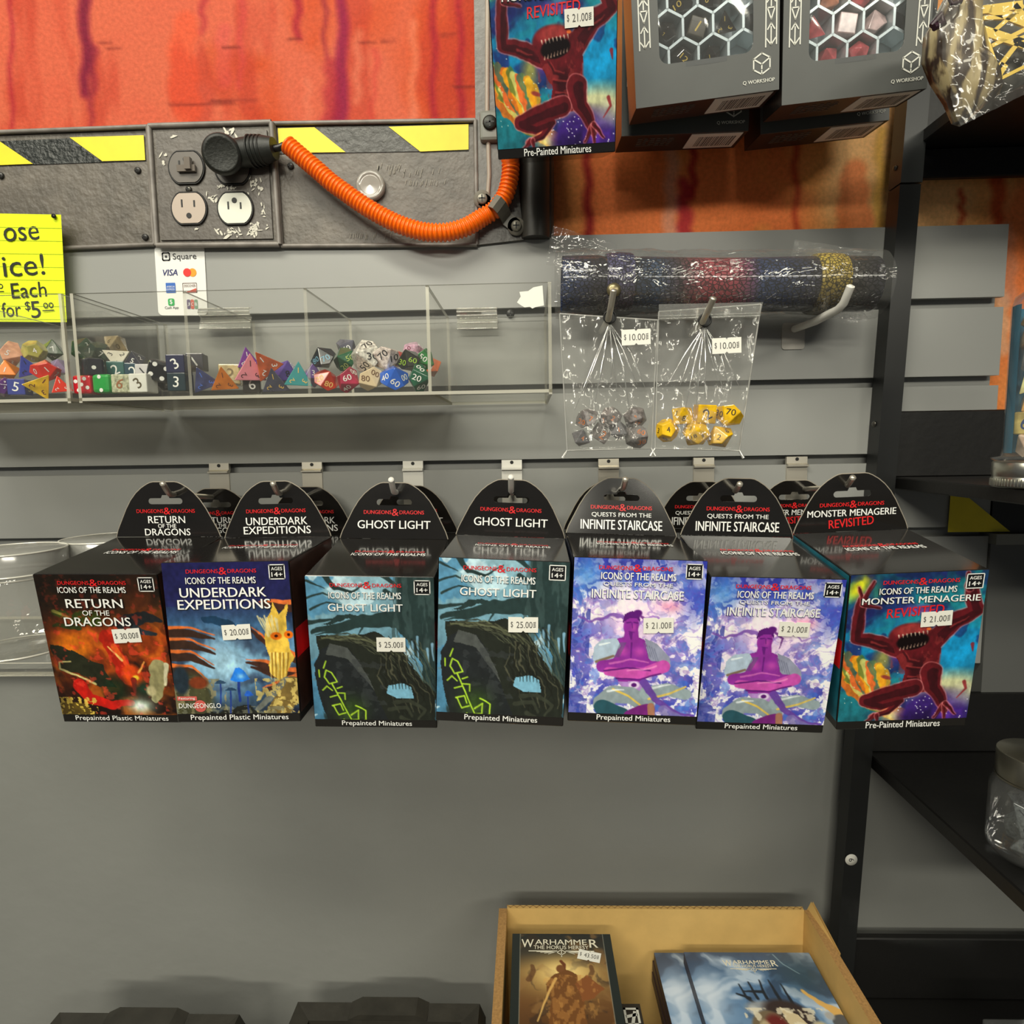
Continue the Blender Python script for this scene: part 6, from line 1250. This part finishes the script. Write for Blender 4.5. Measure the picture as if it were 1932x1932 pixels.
# flat book / box cover helper: top face at height z, back-left corner by pixel
def art_gold():
    a = Art(1, 1.5, 150); a.grad([(0, (40, 42, 40)), (.25, (58, 54, 46)), (.45, (128, 98, 58)), (.8, (110, 74, 40)), (1.5, (60, 40, 26))])
    a.glow(.5, .5, .34, .2, (246, 206, 120), .95); a.tex((150, 112, 66), 6, .55, .6, 3, .12, warp=.4); a.tex((60, 46, 36), 7, .6, .6, 9, .1, warp=.4)
    a.glow(.5, .46, .2, .12, (255, 226, 150), .8)
    for x in (.2, .76): a.stroke([(x, .4), (x+.01, .46), (x-.03, .56)], .04, .05, (104, 70, 42), .8, .03, 2)
    a.stroke([(.48, .34), (.51, .38), (.5, .44)], .03, .04, (112, 62, 36), 1, .01, 3); a.ell(.47, .43, .045, .05, (126, 80, 44), 1, .2)
    a.poly([(.4, .5), (.52, .44), (.62, .5), (.66, .7), (.7, 1.2), (.3, 1.2), (.36, .8), (.34, .6)], (120, 76, 38), 1, .04, 4); a.poly([(.6, .6), (.72, .5), (.86, .64), (.76, .74), (.66, .8)], (140, 84, 44), 1, .04, 5)
    a.stroke([(.42, .54), (.34, .72), (.24, .98)], .03, .012, (236, 190, 110), .9, .02, 6); a.put((a.u > .3)*(a.u < .8)*(a.v > .5)*np.clip((fbm(a.u*26, a.v*18, 13)-.6)/.06, 0, 1), (226, 168, 88), .35)
    a.put((a.u > .38)*(a.u < .66)*(a.v > .5)*np.clip((fbm(a.u*20, a.v*14, 7)-.54)/.05, 0, 1), (206, 146, 76), .4)
    a.put(((a.u < .075) | (a.u > .925)), (38, 44, 42), 1); a.put((np.abs(a.u-.08) < .006) | (np.abs(a.u-.92) < .006), (150, 150, 136), .7)
    return a
def art_storm():
    a = Art(1, 1.35, 160); a.grad([(0, (62, 84, 112)), (.3, (90, 126, 166)), (.8, (120, 156, 194)), (1.35, (70, 94, 122))])
    wx = fbm(a.u*3, a.v*3, 5); wy = fbm(a.u*3, a.v*3, 15); s1 = fbm(a.u*3+2*wx, a.v*4+2*wy, 25)
    a.put(np.clip((s1-.52)/.12, 0, 1), (206, 222, 240), .8); a.put(np.clip((.45-s1)/.1, 0, 1), (44, 62, 88), .7); a.ell(.86, .2, .3, .3, (56, 78, 88), .7, .8); a.glow(.1, .4, .12, .2, (226, 236, 248), .7)
    a.stroke([(.7, .02), (.74, .12), (.84, .2)], .012, .006, (170, 200, 210), .6, .03, 2)
    for P in [[(.34, .3), (.36, .42), (.42, .48)], [(.3, .38), (.38, .42)], [(.42, .28), (.44, .42)], [(.5, .26), (.51, .42)], [(.58, .26), (.6, .44)], [(.66, .3), (.68, .48)], [(.36, .36), (.5, .36)]]: a.stroke(P, .012, .026, (34, 40, 48), 1, .02, 3)
    a.ell(.44, .5, .14, .07, (150, 156, 162), 1, .4); a.ell(.38, .52, .05, .05, (196, 200, 200), .9, .5); a.ell(.62, .54, .2, .12, (58, 46, 44), 1, .3, .3)
    a.ell(.46, .68, .15, .17, (120, 104, 80), 1, .12); a.ell(.5, .68, .1, .15, (110, 36, 34), 1, .3); a.ell(.42, .66, .05, .08, (206, 190, 150), .8, .4)
    a.poly([(.58, .5), (.68, .56), (.76, .7), (.7, .86), (.6, .76)], (214, 196, 158), 1, .04, 5); a.ell(.8, .68, .08, .09, (196, 184, 150), 1, .3); a.poly([(.36, .84), (.84, .8), (.9, 1.35), (.3, 1.35)], (150, 130, 100), 1, .06, 6); a.put((a.u > .3)*(a.u < .9)*(a.v > .5)*np.clip((fbm(a.u*18, a.v*16, 17)-.58)/.05, 0, 1), (236, 226, 198), .8)
    a.stroke([(.8, .36), (.9, .48), (1.0, .56)], .03, .08, (232, 180, 92), .9, .06, 7); a.stroke([(.96, .6), (1.02, .68)], .1, .06, (88, 92, 98), 1, .04, 8); a.ell(.9, .56, .04, .04, (176, 178, 178), 1, .4)
    return a
CVM = vcmat('printed cover', .32, .3)
def cover_box(name, label, cat, bl, br, z, length, thick, art, side, group, lettering=None, strip=None):
    A, B = atz(*bl, z), atz(*br, z); W_ = (B-A).length; ex = (B-A).normalized(); ey = EZ.cross(ex)
    t = thing(name, A.lerp(B, .5)-EZ*thick, label, cat, group)
    mb = MB(); P = [A, B, B-ey*length, A-ey*length]; mb.add(P+[q-EZ*thick for q in P], [(3, 2, 1, 0), (4, 5, 6, 7), (0, 1, 5, 4), (1, 2, 6, 5), (2, 3, 7, 6), (3, 0, 4, 7)]); mb.build('body', side, t)
    if art is not None:
        mb = MB(); cols = art.mesh(mb, A+EZ*.0003, ex, ey, W_/art.W); mb.build('cover_art', CVM, t, None, cols)
    if lettering: lettering(t, A+EZ*.0008, ex, ey, W_)
    return t
WGO = mat('cream print', (232, 226, 204), .45)
def war(mb, o, ex, ey, w, small=.5):
    mb.text('W', o-ex*w*.44, ex, ey, w*.16, w*.135, 0, .02); mb.text('ARHAMME', o-ex*w*.0+ey*w*.022, ex, ey, w*.68, w*.088, 0, .02); mb.text('R', o+ex*w*.43, ex, ey, w*.11, w*.135, 0, .02)
    mb.text('THE HORUS HERESY', o-ey*w*.065, ex, ey, w*.72, w*.06, 0, .005)
    q = o-ey*w*.125; mb.line([(-w*.42, 0), (-w*.06, 0)], w*.014, q, ex, ey); mb.line([(w*.06, 0), (w*.42, 0)], w*.014, q, ex, ey)
    for k in range(4): mb.line([(-w*(.32-.05*k), -w*.012*(k+1)), (-w*.06, -w*.008)], w*.007, q, ex, ey); mb.line([(w*(.32-.05*k), -w*.012*(k+1)), (w*.06, -w*.008)], w*.007, q, ex, ey)
    mb.line([(-w*.06, -w*.02), (0, .02*w), (w*.06, -w*.02), (0, -.06*w)], w*.01, q, ex, ey, 0, True); mb.line([(0, w*.03), (0, -w*.09)], w*.01, q, ex, ey)
def let_gold(t, A, ex, ey, W_):
    mb = MB(); war(mb, A+ex*W_*.49-ey*W_*.13, ex, ey, W_*.76); mb.build('title_lettering', WGO, t); sticker(t, A+ex*W_*.76-ey*W_*.285, ex, ey, EZ, W_*.22, '43.50', -.25)
def let_blue(t, A, ex, ey, W_):
    mb = MB(); war(mb, A+ex*W_*.5-ey*W_*.11, ex, ey, W_*.42); mb.build('title_lettering', WGO, t)
z1_ = zr-.006
cover_box('game_box', 'dark game box with a golden warrior cover lying at the left of the carton', 'game box', (967, 1762), (1151, 1763), z1_, .20, .05, art_gold(), mat('dark box side', (30, 34, 32), .4), None, let_gold)
cover_box('card_box', 'small black box with a white emblem between the golden box and the blue books', 'game box', (1172, 1894), (1207, 1894), zr-.045, .12, .04, None, mat('small dark box', (48, 44, 40), .45), None,
          lambda t, A, ex, ey, W_: MB().line([(-.006, -.008), (.006, -.008), (.006, .008), (-.006, .008)], .0022, A+ex*W_*.45-ey*.014, ex, ey, 0, True).line([(-.004, 0), (.004, .002)], .003, A+ex*W_*.45-ey*.014, ex, ey).line([(0, -.006), (.003, .004)], .003, A+ex*W_*.45-ey*.014, ex, ey).build('white_emblem', PRW, t))
AS = art_storm(); GBK_ = 'blue covered books stacked in the carton'; zb = zr-.030; DS = mat('dark book spine', (44, 30, 36), .45, var=.15, vs=90)
cover_box('rule_book', 'blue stormy covered book on top of the stack at the right of the carton', 'book', (1290, 1797), (1526, 1798), zb, .25, .012, AS, DS, GBK_, let_blue)
cover_box('rule_book', 'blue covered book jutting out left under the top one', 'book', (1234, 1798), (1478, 1799), zb-.0125, .25, .012, AS, DS, GBK_)
cover_box('rule_book', 'third book down in the blue stack, only its dark spine showing', 'book', (1231, 1812), (1470, 1812), zb-.025, .25, .011, None, DS, GBK_)
cover_box('rule_book', 'lowest visible book of the blue stack, only its dark spine showing', 'book', (1230, 1833), (1462, 1833), zb-.0365, .25, .011, None, DS, GBK_)
# ---- two black crates at the bottom left
CRM = mat('black crate plastic', (46, 44, 38), .5, var=.2, vs=50, bump=.15, bs=90)
def crate(outl, raised, label, Y, seed):
    pb = [at(px, py, Y) for px, py in outl]; z = sum(p.z for p in pb)/2; xa, xb = pb[0].x, pb[1].x; L = .24; hgt = z-fl
    t = thing('storage_crate', ((xa+xb)/2, Y-L/2, fl), label, 'crate', 'black crates at the bottom left')
    rim = .018; mb = MB()
    O = [V(xa, Y, z), V(xb, Y, z), V(xb, Y-L, z), V(xa, Y-L, z)]; I = [V(xa+rim, Y-rim, z-.004), V(xb-rim, Y-rim, z-.004), V(xb-rim, Y-L+rim, z-.004), V(xa+rim, Y-L+rim, z-.004)]
    K = [q-EZ*.055 for q in I]; S = [V(xa-.006, Y+.004, z-.02), V(xb+.006, Y+.004, z-.02), V(xb+.006, Y-L-.004, z-.02), V(xa-.006, Y-L-.004, z-.02)]; F_ = [V(q.x, q.y, fl) for q in O]
    vs = O+I+K+S+F_; fs = [(8, 9, 10, 11)[::-1]]
    for i in range(4):
        j = (i+1) % 4; fs += [(i, j, 4+j, 4+i), (4+i, 4+j, 8+j, 8+i), (12+i, 12+j, j, i), (16+i, 16+j, 12+j, 12+i)]
    mb.add(vs, fs); mb.build('crate_body', CRM, t)
    r0, r1 = at(raised[0], outl[0][1], Y).x, at(raised[1], outl[0][1], Y).x; zz = .006
    mb = MB(); mb.add([V(r0, Y+.001, z), V(r0+.012, Y+.001, z+zz), V(r1-.012, Y+.001, z+zz), V(r1, Y+.001, z), V(r0, Y-rim, z-.003), V(r0+.012, Y-rim, z+zz-.003), V(r1-.012, Y-rim, z+zz-.003), V(r1, Y-rim, z-.003)], [(3, 2, 1, 0), (4, 5, 6, 7), (0, 1, 5, 4), (1, 2, 6, 5), (2, 3, 7, 6)]); mb.build('raised_handle', CRM, t)
    return t
crate([(112, 1907), (452, 1917)], (205, 356), 'black plastic crate at the bottom left corner', -.062, 1)
crate([(562, 1888), (905, 1896)], (664, 810), 'black plastic crate beside the cardboard box', -.034, 2)
c = at(826, 1924, -.05); mb = MB(); mb.add([c, c+V(.010, -.004, .003), c+V(.012, -.012, -.001), c+V(.002, -.012, -.003)], [(0, 1, 2, 3)])
for o in bpy.data.objects:
    if 'base' in o: del o['base']
